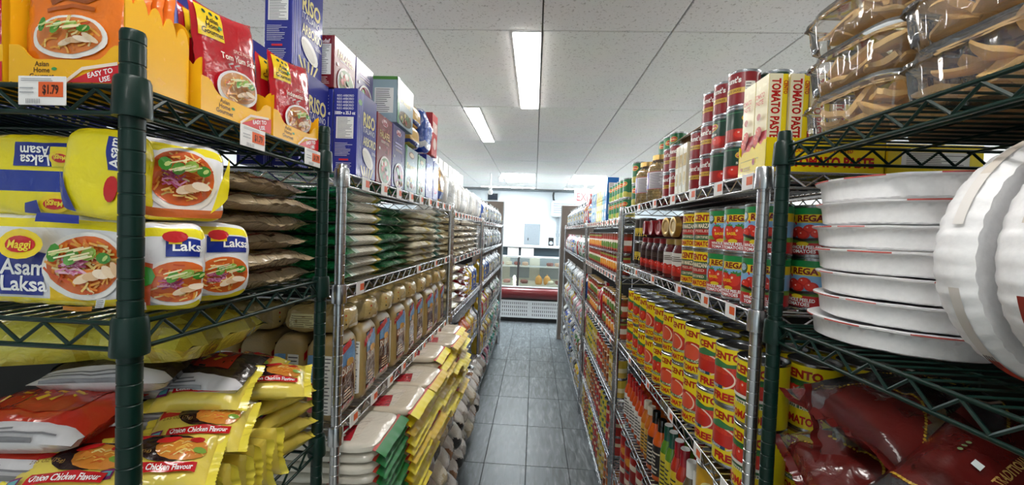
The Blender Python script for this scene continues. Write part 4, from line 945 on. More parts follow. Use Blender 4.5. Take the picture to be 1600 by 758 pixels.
pile(BG['d'], 8, -.59, 2.16, Z2, .031, 'teal banded rice bag in the fourth stack', 'rice', 'rice bag stacks', PI / 2, .012, 4)
pile(BG['b'], 7, -.805, 1.22, Z2, .0325, 'dark green rice bag at the shelf back past green post', 'rice', 'rice bag stacks', PI / 2, .012, 5)
for k in range(7): place(BG['b'][k % 3], (-.70, 1.04 + .0 * k, Z2 + .0325 * k), (0, 0, .05 * math.sin(k * 2)), f'dark green rice bag crosswise behind the beige noodle bags, {ORD[k]} from bottom', 'rice', 'rice bag stacks') if False else None
# --- third shelf: standing bulgur bags, more lying on top
def bulgur(seed):
    w, d, h = .085, .132, .225; s = Soft(w, d, h, 6, seed, .003, 20, pinch=.25, p0=.85)
    me = s.body('bulgur_bag', GRAIN, lambda f, a, b: '#a98f58' if b < .93 else '#a58d5c', (8, 12, 16)); mb = MB()
    P = s.pr('xp', .012, .0004, mb); u = d / 2
    P.rect(-u * .62, h * .1, u * .62, h * .9, '#4a2416'); P.rect(-u * .58, h * .62, u * .58, h * .88, '#6f9fd0'); P.rect(-u * .58, h * .5, u * .58, h * .62, '#8a4a2a')
    P.poly([(-u * .9, h * .72), (u * .3, h * .84), (u * .3, h * .93), (-u * .9, h * .82)], '#c4202a'); P.text('DURU', -u * .1, h * .56, .016, '#f0e6d0', width=u * .9, bold=.03)
    P.ell(u * .1, h * .64, u * .3, h * .05, '#d9a04a', 12); P.lines(-u * .4, h * .2, u * .4, h * .36, 4, '#d9b48a', .35); P.rect(-u * .58, h * .11, u * .58, h * .17, '#a8241f')
    q = MB(); P = s.pr('yn', .012, .0004, q); u = w / 2
    P.rect(-u * .8, h * .12, -u * .05, h * .8, '#6f9fd0'); P.rect(-u * .8, h * .12, -u * .05, h * .48, '#c2452a'); P.text('DURU', -u * .42, h * .42, .012, '#f6efe0', width=u * .62, bold=.03); P.rect(-u * .8, h * .12, -u * .05, h * .26, '#b3242a')
    P.table(u * .1, h * .1, u * .75, h * .8, 16)
    return dict(name='bulgur_bag', mesh=me, parts=[('front_label', mb.build('front_label', CRINKLE, angle=60)), ('side_label', q.build('side_label', CRINKLE, angle=60))])
BU = [bulgur(80 + i) for i in range(3)]; Z3 = 1.186
for k in range(9):
    place(BU[k % 3], (-.532 + .005 * math.sin(k * 2.3), 1.075 + .1435 * k, Z3), .08 * math.sin(k * 1.9), f'standing bulgur bag with brown label on the left third shelf, {ORD[k]} from the near post', 'grain bag', 'standing bulgur bags')
s = Soft(.17, .125, .075, 4, 90, .006, 22); BL = []
for i in range(3):
    s = Soft(.17, .125, .075, 3.6, 90 + i, .007, 22)
    me = s.body('bulgur_bag', CRINKLE, lambda f, a, b: '#c2a970' if f == 'xp' else '#a8905a', (8, 8, 8)); mb = MB()
    P = s.pr('yn', .02, .0004, mb); P.rect(-.06, .02, .03, .055, '#d9cf98'); P.lines(-.055, .022, .025, .053, 6, '#6a5a3a', .3)
    P = s.pr('xp', .02, .0004, mb)
    for k in range(3): P.ell(-.04, .05 - .012 * k, .003, .003, ['#b8262a', '#d9a02a', '#2a2320'][k], 7)
    P.rect(-.02, .012, .03, .02, '#e9e2cf')
    BL.append(dict(name='bulgur_bag', mesh=me, parts=[('printed_panel', mb.build('printed_panel', CRINKLE, angle=60))]))
for k in range(9): place(BL[k % 3], (-.565 + .008 * math.sin(k * 3.1), 1.085 + .141 * k, Z3 + .226), (0, 0, .1 * math.sin(k * 1.3)), f'golden grain bag lying on the standing bags, {ORD[k]} from the near post', 'grain bag', 'lying grain bags')
# backs of bags on that shelf seen from the green unit
for k in range(4):
    place(BU[k % 3], (-.62 - .088 * k, 1.075, Z3), 0, f'brown grain bag in the row behind the noodle heap, {ORD[k]} from the aisle', 'grain bag', 'grain bags seen from the end')
for k in range(1): place(BL[k], (-.745 - .18 * k, 1.085, Z3 + .226), 0, ('golden grain bag lying on the row behind the noodle heap', 'golden grain bag lying deepest behind the noodle heap')[k], 'grain bag', 'grain bags seen from the end')
# --- fourth shelf: flour bags with yellow ends sticking out
def flour(seed, fin, base, edge):
    W, D, H = .3, .216, .0268; s = Soft(W, D, H, 7., seed, .0022, 18)
    me = s.body('flour_bag', FILM, base, (14, 12, 4)); P = s.pr('zp', .03)
    P.rect(-.02, -.08, .09, .05, '#d9cfc0'); P.poly([(.02, -.1), (.08, -.09), (.06, .0), (.0, -.02)], '#b3202e')
    q = MB(); rr = random.Random(seed); ph = rr.uniform(0, 6)
    q.grid(lambda i, j: (W / 2 - .006 + .036 * j, (i - .5) * D * .98, H * .62 - .016 * j ** 1.4 + .0022 * math.sin(i * 9 + ph) * j + .0012 * math.sin(i * 31 + ph) * j), 24, 4, colf=lambda i, j: edge if j < .3 else fin)
    q.grid(lambda i, j: (W / 2 - .006 + .036 * j, (i - .5) * D * .98, H * .62 - .0012 - .016 * j ** 1.4 + .0022 * math.sin(i * 9 + ph) * j + .0012 * math.sin(i * 31 + ph) * j), 24, 4, colf=lambda i, j: edge if j < .3 else fin)
    return dict(name='flour_bag', mesh=me, parts=[('printed_panel', P.mesh('printed_panel', CRINKLE, angle=60)), ('end_seal', q.build('end_seal', PAPER, angle=60))])
FY = [flour(100 + i, ['#e8d21f', '#efdc2a', '#dcb81c'][i], '#cfc4b0', '#c8341f') for i in range(3)]; FGN = [flour(110 + i, '#1f7a3c', '#d6d0c2', '#b8352a') for i in range(2)]
rr = random.Random(9); Z4 = .806
for c, (y, n) in enumerate(((1.363, 11), (1.58, 11), (1.797, 12), (2.014, 12), (2.225, 12))):
    pile(FY, n, -.535, y, Z4, .0293, f'yellow ended flour bag, {ORD[c]} yellow stack from the camera', 'flour bag', 'yellow ended flour bags', 0, .02, 6 + c, .02)
pile(FGN, 11, -.545, 1.142, Z4, .0293, 'green ended flour bag at the near chrome post', 'flour bag', 'green ended flour bags', .03, .006, 12)
# --- below: clear bags of dry goods bulging into the aisle
def drybag(seed, c1, c2):
    s = Soft(.16, .116, .146, 3.6, seed, .01, 18, pinch=.7, p0=.5)
    def cf(f, a, b): return c1 if b < .55 + .1 * math.sin(a * 3 + seed) else c2
    return dict(name='dry_goods_bag', mesh=s.body('dry_goods_bag', CRINKLE, cf, (8, 10, 12)))
DB = [drybag(120 + i, a, b) for i, (a, b) in enumerate((('#a9a5a0', '#dad8d5'), ('#cfc0a0', '#e6e0d0'), ('#6a6662', '#b4b1ab'), ('#bdb6ae', '#ebe9e6'), ('#34312f', '#c4c2bc'), ('#a07a5c', '#d8d2cc')))]
DN = ['grey', 'cream', 'dark', 'pale grey', 'black and white', 'brown']
def bagrow(ys, x, z, lab, grp, seed=0, tilt=0., wrap=2, mk=None):
    rr = random.Random(seed); mk = mk or DB
    for k, y in enumerate(ys): place(mk[(k * 5 + seed) % len(mk)], (x + rr.uniform(-.012, .012), y, z), (0, tilt, rr.uniform(-.1, .1)), f'{lab}, {ORD[k]} from the camera', 'bag', grp)
bagrow([1.1 + .132 * i for i in range(10)], -.47, .456, 'clear dry goods bag bulging below the flour', 'clear dry goods bags', 1, .12)
bagrow([1.1 + .132 * i for i in range(10)], -.495, .605, 'clear dry goods bag squeezed under the flour shelf', 'clear dry goods bags', 2, .1)
bagrow([1.1 + .135 * i for i in range(10)], -.475, .136, 'clear dry goods bag on the lowest left shelf', 'clear dry goods bags', 3, .1)
# --- middle bay
def smallbag(seed, c1, c2, w=.2, h=.14, t=.037):
    s = Pillow(w, h, t, seed, a=2.8, b=.5, wr=.2, flat=.42, fin=.012)
    me = s.body('small_bag', CRINKLE, lambda sd, U, V: c1 if U < .35 and sd != 'f' else c2, 12, 8)
    return dict(name='small_bag', mesh=me, parts=s.seals)
BW = [smallbag(130 + i, a, b) for i, (a, b) in enumerate((('#3a332c', '#e6dfce'), ('#57483a', '#efe9dc'), ('#2a2622', '#d8d0c0')))]
YB = [smallbag(140 + i, a, b, .24, .19, .053) for i, (a, b) in enumerate((('#d8c24a', '#e6dcae'), ('#cfb845', '#e9e2c2')))]
RWB = [smallbag(150 + i, a, b) for i, (a, b) in enumerate((('#a8202a', '#e9e2da'), ('#e6ded4', '#8a1a22')))]
TAN = [smallbag(155 + i, '#b8924a', '#dccfa8') for i in range(2)]
pile(TAN, 6, -.59, 2.5, 1.525, .041, 'tan bag stacked just past the second chrome post', 'bag', 'small bag stacks', 0, .008, 2)
for c, y in enumerate((2.72, 2.9, 3.08, 3.26, 3.44)): pile(BW, 6 - (c % 2), -.585, y, 1.525, .041, f'black and white bag in the {ORD[c]} checkered stack', 'bag', 'small bag stacks', 0, .012, c)
L_box(plain('food_box', .14, .16, .21, '#8f9391', '#b5b8b6'), -.5, 3.54, 1.525, 'grey carton at the end of the checkered bags', 'box', None, .14, .16)
pile(YB, 5, -.595, 2.56, 1.195, .058, 'fat yellow bag in the middle bay stack', 'bag', 'fat yellow bags', 0, .012, 3)
for c, y in enumerate((2.82, 3.0)): pile(RWB, 6, -.59, y, 1.195, .042, f'red and white bag in the {ORD[c]} stack beside the yellow bags', 'bag', 'red and white bags', 0, .012, c)
def stand(seed, c1, c2, w=.09, d=.12, h=.22, m=None):
    hs_ = h - .022; s = Soft(w, d, hs_, 5., seed, .009, 24, pinch=.85, p0=.7); m = m or CRINKLE
    me = s.body('standing_bag', m, lambda f, a, b: c1 if b < .86 else ('#d8d6d2' if seed % 2 else c1), (7, 10, 14))
    acc = ['#b8352a', '#d8b83a', '#3a6a9a', '#4a8a4a', '#2a2a2e'][seed % 5]; parts = []
    for fc, nm in (('xp', 'front_label'), ('xn', 'back_label')):
        P = s.pr(fc, .02, .0006); P.rect(-d * .4, hs_ * .2, d * .4, hs_ * .66, c2); P.rect(-d * .4, hs_ * .48, d * .4, hs_ * .6, acc)
        P.ell(d * .05, hs_ * .33, d * .26, hs_ * .1, acc if seed % 2 else '#efece6', 12); P.lines(-d * .34, hs_ * .5, d * .3, hs_ * .57, 2, '#f4f2ec', .5, seed); parts.append((nm, P.mesh(nm, m, angle=60)))
    q = MB(); q.grid(lambda i, j: ((.004 * math.sin(i * 11 + seed)) * (1 + j), (i - .5) * d * .86, hs_ - .008 + .028 * j + .002 * math.sin(i * 40)), 12, 2, col='#d8d6d2' if seed % 2 else c1); parts.append(('top_seal', q.build('top_seal', m, angle=70)))
    return dict(name='standing_bag', mesh=me, parts=parts)
SB = {n: stand(160 + i, a, b) for i, (n, a, b) in enumerate((('yellow', '#d9b52a', '#f0e6c0'), ('blue', '#2450a8', '#4a78c8'), ('orange', '#c8642a', '#e9c8a8'), ('purple', '#6a2a5a', '#d8d0d4'), ('white', '#dcdcda', '#b8bcc2'), ('green', '#3a7a3c', '#e2e6da'), ('red', '#b52a2a', '#e6c8b8'), ('teal', '#4a9a8a', '#dce8e2'), ('black', '#26262a', '#9a9aa0'), ('brown', '#7a5a3a', '#cdb894'), ('pink', '#d88a9a', '#f0dce0'), ('silver', '#a8aaae', '#d4d6da')))}
def srow(names, x, y0, dy, z, where, grp, rot=0.):
    cnt = {}
    for k, n in enumerate(names):
        cnt[n] = cnt.get(n, 0) + 1; tot = names.count(n)
        place(SB[n], (x, y0 + dy * k, z), rot + .1 * math.sin(k * 2.2), f'{n} standing bag {where}, {ORD[k]} from the camera', 'bag', grp)
srow(['yellow', 'yellow', 'blue', 'blue'], -.545, 3.2, .135, 1.195, 'on the third shelf of the left middle bay', 'bags in the left middle bay')
srow(['silver', 'brown', 'purple', 'purple', 'orange', 'orange', 'yellow', 'yellow', 'silver', 'black'], -.525, 2.48, .13, .806, 'on the fourth shelf of the left middle bay', 'bags in the left middle bay')
bagrow([2.46 + .135 * i for i in range(9)], -.47, .456, 'crinkled bag above the lowest shelf in the left middle bay', 'clear dry goods bags', 4, .08)
bagrow([2.46 + .135 * i for i in range(9)], -.5, .156, 'crinkled bag on the floor level shelf of the left middle bay', 'clear dry goods bags', 5, .05)
# --- far bay
srow(['blue', 'white', 'silver', 'black', 'white', 'black', 'white', 'silver', 'silver', 'black', 'silver', 'black', 'white', 'silver'], -.54, 3.92, .155, 1.785, 'on the top shelf of the far left bay', 'bags in the far left bay')
srow(['silver', 'white', 'black', 'silver', 'white', 'silver', 'black', 'silver', 'black', 'silver', 'white', 'black', 'silver', 'white'], -.54, 3.92, .155, 1.515, 'on the second shelf of the far left bay', 'bags in the far left bay')
srow(['yellow', 'yellow', 'blue', 'blue', 'blue', 'silver', 'white', 'silver', 'black', 'white', 'silver', 'white', 'black', 'silver'], -.54, 3.92, .155, 1.195, 'on the third shelf of the far left bay', 'bags in the far left bay')
srow(['yellow', 'red', 'yellow', 'red', 'yellow', 'brown', 'white', 'black', 'green', 'silver', 'white', 'black', 'green', 'white'], -.53, 3.92, .155, .825, 'on the fourth shelf of the far left bay', 'bags in the far left bay')
srow(['yellow', 'yellow', 'brown', 'yellow', 'brown', 'yellow', 'green', 'teal', 'green', 'white', 'teal', 'green', 'white', 'teal'], -.52, 3.92, .155, .505, 'on the fifth shelf of the far left bay', 'bags in the far left bay')
srow(['pink', 'purple', 'pink', 'black', 'pink', 'purple', 'teal', 'green', 'teal', 'teal', 'green', 'black', 'teal', 'green'], -.52, 3.92, .155, .205, 'on the lowest shelf of the far left bay', 'bags in the far left bay')
# ------------------------------------------------------------------ right side
# --- can designs
def d_rega(v):
    def fn(P):
        H, z = P.H, P.z
        P.ell(-.036, z(.78), .014, H * .13, '#35553a', 14); P.ell(-.036, z(.8), .010, H * .08, '#9fb8c8', 12)
        P.text('REGA', .012, z(.775), H * .13, '#7a1418', width=.052, bold=.04); P.stroke([(-.02, z(.7)), (-.016, z(.64))], .004, '#d8282a')
        if v == 0:
            P.tomato(-.012, z(.42), .017, H * .2, .35); P.tomato(.016, z(.4), .02, H * .21, -.2)
            P.ell(.03, z(.6), .014, H * .04, '#3f8a3c', 8, .6); P.text('BASIL', -.004, z(.4), H * .07, '#f0d22a', width=.026, bold=.02)
        else:
            for x, y in ((-.012, .5), (.012, .54), (.0, .42), (.026, .45), (-.024, .43)): P.tomato(x, z(y), .013, H * .1, leaf=False)
            P.stroke([(-.036, z(.38)), (0, z(.3)), (.036, z(.34))], .006, '#2a2018')
        P.ell(.0, z(.22), .012, H * .05, '#e5c82a', 12)
        P.text('WHOLE PEELED', .004, z(.15), H * .07, '#ffffff', width=.06, bold=.03, up=False); P.text('TOMATOES', .0, z(.06), H * .07, '#ffffff', width=.05, bold=.03)
    return fn
REGA = [can_proto('tomato_can', .0495, .118, d_rega(v), bands=[(0, .24, '#c01f22'), (.24, .34, '#6a9a3a'), (.34, .68, '#7fb2dd'), (.68, .86, '#f0cf26'), (.86, 1, '#1f8a48')]) for v in (0, 1)]
def d_sanm(P):
    H, z = P.H, P.z
    P.text('CENTO', 0, z(.85), H * .16, '#a8261c', width=.066, bold=.05); P.text('SAN MARZANO', 0, z(.62), H * .12, '#f4ead0', width=.076, bold=.04)
    P.text('PEELED', 0, z(.47), H * .07, '#e8c8b8', width=.05, bold=.02); P.text('CERTIFIED', 0, z(.29), H * .07, '#f0e8c8', width=.05, bold=.02); P.text('TOMATOES', 0, z(.1), H * .13, '#b8241c', width=.07, bold=.04)
    P.tomato(-.04, z(.4), .01, H * .09)
SANM = can_proto('tomato_can', .0495, .118, d_sanm, bands=[(0, .2, '#f2d61e'), (.2, .36, '#3f6a4a'), (.36, .53, '#b5261f'), (.53, .72, '#2f5a3c'), (.72, 1, '#f0d21e')])
def d_cento(v):
    def fn(P):
        H, z = P.H, P.z
        P.text('CENTO', 0, z(.86), H * .125, '#b01f1a', width=.085, bold=.05)
        if v == 0:      # pear tomatoes
            P.poly([(-.055, z(.62)), (-.02, z(.74)), (.02, z(.64)), (.055, z(.74)), (.055, z(.5)), (-.055, z(.45))], '#3c7a4c')
            for x in (-.03, .0, .032): P.tomato(x, z(.46), .018, H * .17)
            P.rect(-.055, z(.22), .055, z(.29), '#2f6a40'); P.text('WHOLE PEELED', 0, z(.255), H * .045, '#f4f0dc', width=.07, bold=.02)
            P.text('TOMATOES', 0, z(.11), H * .11, '#c0201c', width=.09, bold=.04)
        elif v == 1:    # crushed, cut slice
            P.ell(-.01, z(.45), .045, H * .24, '#c62a20', 20); P.ell(-.01, z(.45), .034, H * .18, '#e0563c', 18)
            P.ring(-.012, z(.45), .03, H * .19, .004, '#f4d8c4', -1.2, 1.6, 16); P.rect(-.055, z(.24), .055, z(.3), '#2f6a40'); P.text('ALL PURPOSE', 0, z(.27), H * .045, '#f4f0dc', width=.06, bold=.02)
            P.text('TOMATOES', 0, z(.11), H * .11, '#c0201c', width=.09, bold=.04)
        elif v == 2:    # free
            P.poly([(-.055, z(.7)), (.055, z(.74)), (.055, z(.3)), (-.055, z(.3))], '#c42a22'); P.ell(.0, z(.62), .05, H * .09, '#d8402c', 16)
            P.ring(-.03, z(.45), .06, H * .22, .004, '#f6e4d8', -1.0, 1.1, 14); P.poly([(-.055, z(.68)), (-.02, z(.78)), (.02, z(.7)), (.055, z(.78)), (.055, z(.7)), (0, z(.64)), (-.055, z(.62))], '#3c7a4c')
            P.rect(-.055, z(.25), .0, z(.31), '#24476a'); P.text('CENTO', -.028, z(.28), H * .045, '#ffffff', width=.03, bold=.02); P.text('FREE', 0, z(.12), H * .13, '#c0201c', width=.06, bold=.05)
        else:           # diced, white band
            P.rect(-.06, z(.3), .06, z(.76), '#2f6a40')
            for x in (-.034, -.006, .026): P.tomato(x, z(.56), .019, H * .14)
            P.rect(-.06, z(.4), .06, z(.45), '#f0ece4'); P.text('PETITE DICED', 0, z(.33), H * .055, '#f4f0dc', width=.07, bold=.03); P.text('TOMATOES', 0, z(.13), H * .12, '#c0201c', width=.09, bold=.04)
    return fn
CENTO = [can_proto('tomato_can', .0545, .155, d_cento(v), base='#f2dd1f') for v in range(4)]
def d_delm(v):
    def fn(P):
        H, z = P.H, P.z
        P.ell(0, z(.74), .02, H * .13, '#e8c63a', 18, .1); P.ell(0, z(.74), .017, H * .105, '#c01a22', 16, .1); P.text('Del Monte', 0, z(.74), H * .07, '#f8e8a0', width=.03, bold=.03); P.stroke([(-.1, z(.93)), (0, z(.9)), (.1, z(.93))], .0018, '#3f8a5c')
        if v == 0:
            P.text('sauce', 0, z(.5), H * .1, '#f0efe8', width=.034, bold=.02); P.tomato(-.018, z(.22), .02, H * .17, leaf=False); P.tomato(.02, z(.24), .02, H * .18, leaf=False)
        else: P.ell(0, z(.18), .03, H * .14, '#b8b04a' if v == 1 else '#7fae4a', 14)
    return fn
DELM = [can_proto('sauce_can', .039, .095, d_delm(0), bands=[(0, .4, '#a8281f'), (.4, 1, '#0f3a2c')]), can_proto('vegetable_can', .04, .115, d_delm(1), bands=[(0, .25, '#c2b45a'), (.25, 1, '#17693f')], n=20), can_proto('vegetable_can', .04, .115, d_delm(2), bands=[(0, .12, '#d8d2a8'), (.12, 1, '#1f7a45')], n=20)]
def d_hunts(P):
    H, z = P.H, P.z
    P.text("Hunt's", -.008, z(.78), H * .17, '#f4f0ea', width=.05, bold=.04); P.rect(-.12, z(.36), .12, z(.52), '#d9b040'); P.text('TOMATO SAUCE', -.008, z(.44), H * .07, '#5a1418', width=.05, bold=.02)
    P.table(.026, z(.05), .05, z(.7), 7); P.rect(-.055, z(.1), -.035, z(.24), '#e8e8e6')
HUNT = can_proto('sauce_can', .0385, .095, d_hunts, base='#8d1722')
def simple_can(name, r, h, bands, txt=None, tc='#ffffff', tz=.6, n=14, lid=0, blob=None):
    def fn(P):
        if blob: P.ell(0, P.z(.35), r * .7, P.H * .18, blob, 12)
        if txt: P.text(txt, 0, P.z(tz), P.H * .16, tc, width=r * 1.3, bold=.03)
    return can_proto(name, r, h, fn, n=n, bands=bands, lid=lid)
SAUCE = [simple_can('sauce_jar', .036, .125, [(0, .1, '#7a1f1a'), (.1, .34, '#c8502a'), (.34, .62, '#efeae0'), (.62, .8, '#b8322a'), (.8, .9, '#8a9a3a'), (.9, 1, '#5a1a16')], n=14, lid=1, blob='#e8a03a'),
         simple_can('sauce_jar', .036, .125, [(0, .12, '#6a1a16'), (.12, .4, '#b8402a'), (.4, .66, '#ebe4d6'), (.66, .85, '#a8301f'), (.85, 1, '#7a3a1a')], n=14, lid=1, blob='#5f8a3a')]
SOUP = [simple_can('soup_can', .04, .115, [(0, .3, '#c8a84a'), (.3, .55, '#e2d8b0'), (.55, 1, '#c9b03a')], n=14), simple_can('soup_can', .04, .115, [(0, .5, '#b8322a'), (.5, .7, '#e8d8b0'), (.7, 1, '#a8261f')], n=14),
        simple_can('soup_can', .04, .115, [(0, .4, '#d0c23a'), (.4, .6, '#3a6a3a'), (.6, 1, '#d8c83a')], n=14), simple_can('soup_can', .04, .115, [(0, .4, '#c9763a'), (.4, .6, '#efe4c8'), (.6, 1, '#b86a2a')], n=14, blob='#7a3a1a')]
CNAME = ['golden', 'red', 'yellow green', 'orange']
REDC = [simple_can('bean_can', .05, .13, [(0, .3, '#b8241f'), (.3, .6, '#d8502a'), (.6, 1, '#a81f22')], n=18, blob='#e8a03a'), simple_can('bean_can', .05, .13, [(0, .4, '#c84a22'), (.4, .75, '#e07a2a'), (.75, 1, '#c22a22')], n=18, blob='#7a2a1a'), simple_can('bean_can', .05, .13, [(0, .5, '#8a2a26'), (.5, .72, '#e0d6c2'), (.72, 1, '#b52a24')], n=18)]
def cans(pr, xs, ys, z, h, tiers, lab, cat, grp, th=3.55, seed=0, tj=.25):
    """rows of cans: xs into the shelf, ys along the aisle"""
    rr = random.Random(seed); dep = ['front row', 'second row', 'third row', 'fourth row']; tn = ['bottom tier', 'middle tier', 'top tier'] if tiers == 3 else (['lower tier', 'upper tier'] if tiers == 2 else [''])
    for i, x in enumerate(xs):
        for j, y in enumerate(ys):
            for t in range(tiers):
                p = pr(i, j, t) if callable(pr) else pr
                if p is None: continue
                q = [lab, f'{ORD[j]} from the camera']
                if tn[t]: q.append(tn[t])
                if len(xs) > 1: q.append(dep[i])
                place(p, (x + rr.uniform(-.002, .002), y + rr.uniform(-.002, .002), z + h * t), th + rr.uniform(-tj, tj), ', '.join(q), cat, grp)
# --- top shelf of the first bay
ZR1 = 1.85; CP = []
def pasteface(P, w, h, aisle):
    if aisle:
        P.rect(-w * .5, 0, w * .5, h * .42, '#c8505a'); P.rect(-w * .5, h * .42, w * .5, h, '#efe6bc')
        for k in range(5): P.tomato(-.012 + .012 * (k % 3), h * (.12 + .075 * k), .012, h * .06, leaf=False)
        P.text('TOMATO', 0, h * .8, h * .05, '#c8463c', width=w * .75, bold=.02, up=False); P.text('PASTE', 0, h * .73, h * .05, '#c8463c', width=w * .6, bold=.02); P.ell(0, h * .58, .008, .008, '#a83a32', 10)
    else:
        P.rect(-w * .5, 0, w * .2, h, '#efe8c8'); P.text('TOMATO PASTE', -w * .12, h * .64, h * .085, '#b8211f', width=h * .62, rot=-PI / 2, bold=.04)
        P.text('CENTO', w * .36, h * .86, h * .04, '#b8211f', width=h * .14, rot=-PI / 2, bold=.03)
        P.ell(w * .05, h * .26, .007, .007, '#8a1f22', 10); P.ell(-w * .1, h * .12, w * .4, h * .07, '#d8402a', 16); P.ell(-w * .1, h * .12, w * .3, h * .045, '#ee6a42', 14)
pw, pd, ph = .041, .052, .212
PASTE = box_proto('tomato_paste_box', pw, pd, ph, '#f0d81e', dict(xn=lambda P: pasteface(P, pd, ph, True), yn=lambda P: pasteface(P, pw, ph, False)))
for i in range(5):
    for j in range(2):
        place(PASTE, (.522 + .045 * i, .968 + .055 * j, ZR1 + .004), 0, f'tall tomato paste box in the yellow tray, {ORD[i]} from the aisle, {"near" if j == 0 else "far"} column', 'box', 'tomato paste boxes')
mb = MB(); tw, td, th_ = .25, .125, .062
x0, x1, y0, y1 = .498, .748, .934, 1.056
mb.box((x0, y0, ZR1), (x1, y0 + .002, ZR1 + .075), 0, '#f2d818'); mb.box((x0, y1 - .002, ZR1), (x1, y1, ZR1 + .075), 0, '#f2d818'); mb.box((x1 - .002, y0, ZR1), (x1, y1, ZR1 + .1), 0, '#f2d818'); mb.box((x0, y0, ZR1 - .0), (x1, y1, ZR1 + .002), 0, '#f2d818')
n = 10; V = []
for k in range(n + 1):
    y = y0 + (y1 - y0) * k / n; z = ZR1 + .052 + .02 * (1 - k / n) + .006 * math.sin(k * 2.7); V += [(x0, y, ZR1), (x0, y, z), (x0 + .0015, y, ZR1), (x0 + .0015, y, z)]
for k in range(n): a = 4 * k; mb.add([V[a], V[a + 4], V[a + 5], V[a + 1], V[a + 2], V[a + 6], V[a + 7], V[a + 3]], [(0, 1, 2, 3), (7, 6, 5, 4), (3, 2, 6, 7)], 0, '#f2d818')
tr = obj('display_tray', mb.build('display_tray', CARTON, smooth=False)); tag(tr, 'yellow cardboard tray of tomato paste boxes on the top right shelf', 'tray')
q = MB(); P = Print(lambda u, v, e: (u, y0 - e, v), mb=q); P.text('TOMATO PASTE', .64, ZR1 + .024, .02, '#b8211f', width=.17, bold=.05); P.text('DOUBLE CONCENTRATED', .62, ZR1 + .048, .008, '#b8211f', width=.12, bold=.02)
q2 = MB(); P = Print(lambda u, v, e: (x0 - e, -u, v), mb=q2); P.stroke([(-1.045, ZR1 + .008), (-.965, ZR1 + .008), (-.965, ZR1 + .036), (-1.045, ZR1 + .036), (-1.045, ZR1 + .008)], .0015, '#a89a2a'); P.ell(-.985, ZR1 + .03, .006, .008, '#a82a22', 10); P.rect(-1.04, ZR1 + .014, -1.034, ZR1 + .022, '#b8211f'); P.lines(-1.028, ZR1 + .012, -.995, ZR1 + .024, 2, '#c8a01a', .5)
obj('aisle_print', q2.build('aisle_print', CARTON, smooth=False), tr); obj('front_print', q.build('front_print', CARTON, smooth=False), tr)
place(plain('food_box', .2, .11, .07, '#f0d818', '#e8e0c0'), (.86, 1.0, ZR1), 0, 'yellow flat carton on the top right shelf beyond the paste tray', 'box')
cans(lambda i, j, t: DELM[0] if (t < 2 or i > 0) else None, (.535, .617, .699, .781), (1.128, 1.21), ZR1, .0955, 3, 'dark green tomato sauce can', 'can', 'dark green sauce cans', 3.9, 5, 1.0)
cans(HUNT, (.535,), (1.128, 1.21), ZR1 + .191, .0955, 1, 'dark red sauce can standing on the dark green cans', 'can', 'dark red sauce cans', 3.7)
cans(lambda i, j, t: HUNT if t < (3 if j == 0 else 2) else None, (.535,), (1.292, 1.374), ZR1, .0955, 3, 'dark red sauce can beside the green ones', 'can', 'dark red sauce cans', 3.7)
PB = plain('pasta_box', .06, .035, .17, '#e2dcc0', '#b8942a'); 
for k in range(3): place(PB, (.53, 1.437 + .037 * k, ZR1), 0, f'narrow cream box between the red cans, {ORD[k]} from the camera', 'box', 'narrow cream boxes')
cans(HUNT, (.535,), (1.578, 1.657), ZR1, .0955, 2, 'dark red sauce can beside the chickpea jars', 'can', 'dark red sauce cans', 3.7, 2)
mb = MB(); mb.box((0, 0, 0), (.22, .42, .3), 0, '#9a7454', ch=.002); mb.box((-.002, .0, .14), (0, .42, .18), 0, '#b8946a'); 
cbx = obj('cardboard_carton', mb.build('cardboard_carton', PAPER, smooth=False), None, (.66, 1.55, ZR1)); tag(cbx, 'brown cardboard carton behind the dark red cans', 'carton')
mb = MB(); mb.add([(0, .0, .3), (0, .42, .3), (-.05, .42, .27), (-.05, 0, .27), (0, .0, .302), (0, .42, .302), (-.05, .42, .272), (-.05, 0, .272)], [(0, 1, 2, 3), (7, 6, 5, 4), (2, 3, 7, 6)], 0, '#a5805c'); obj('flap', mb.build('flap', PAPER, smooth=False), cbx)
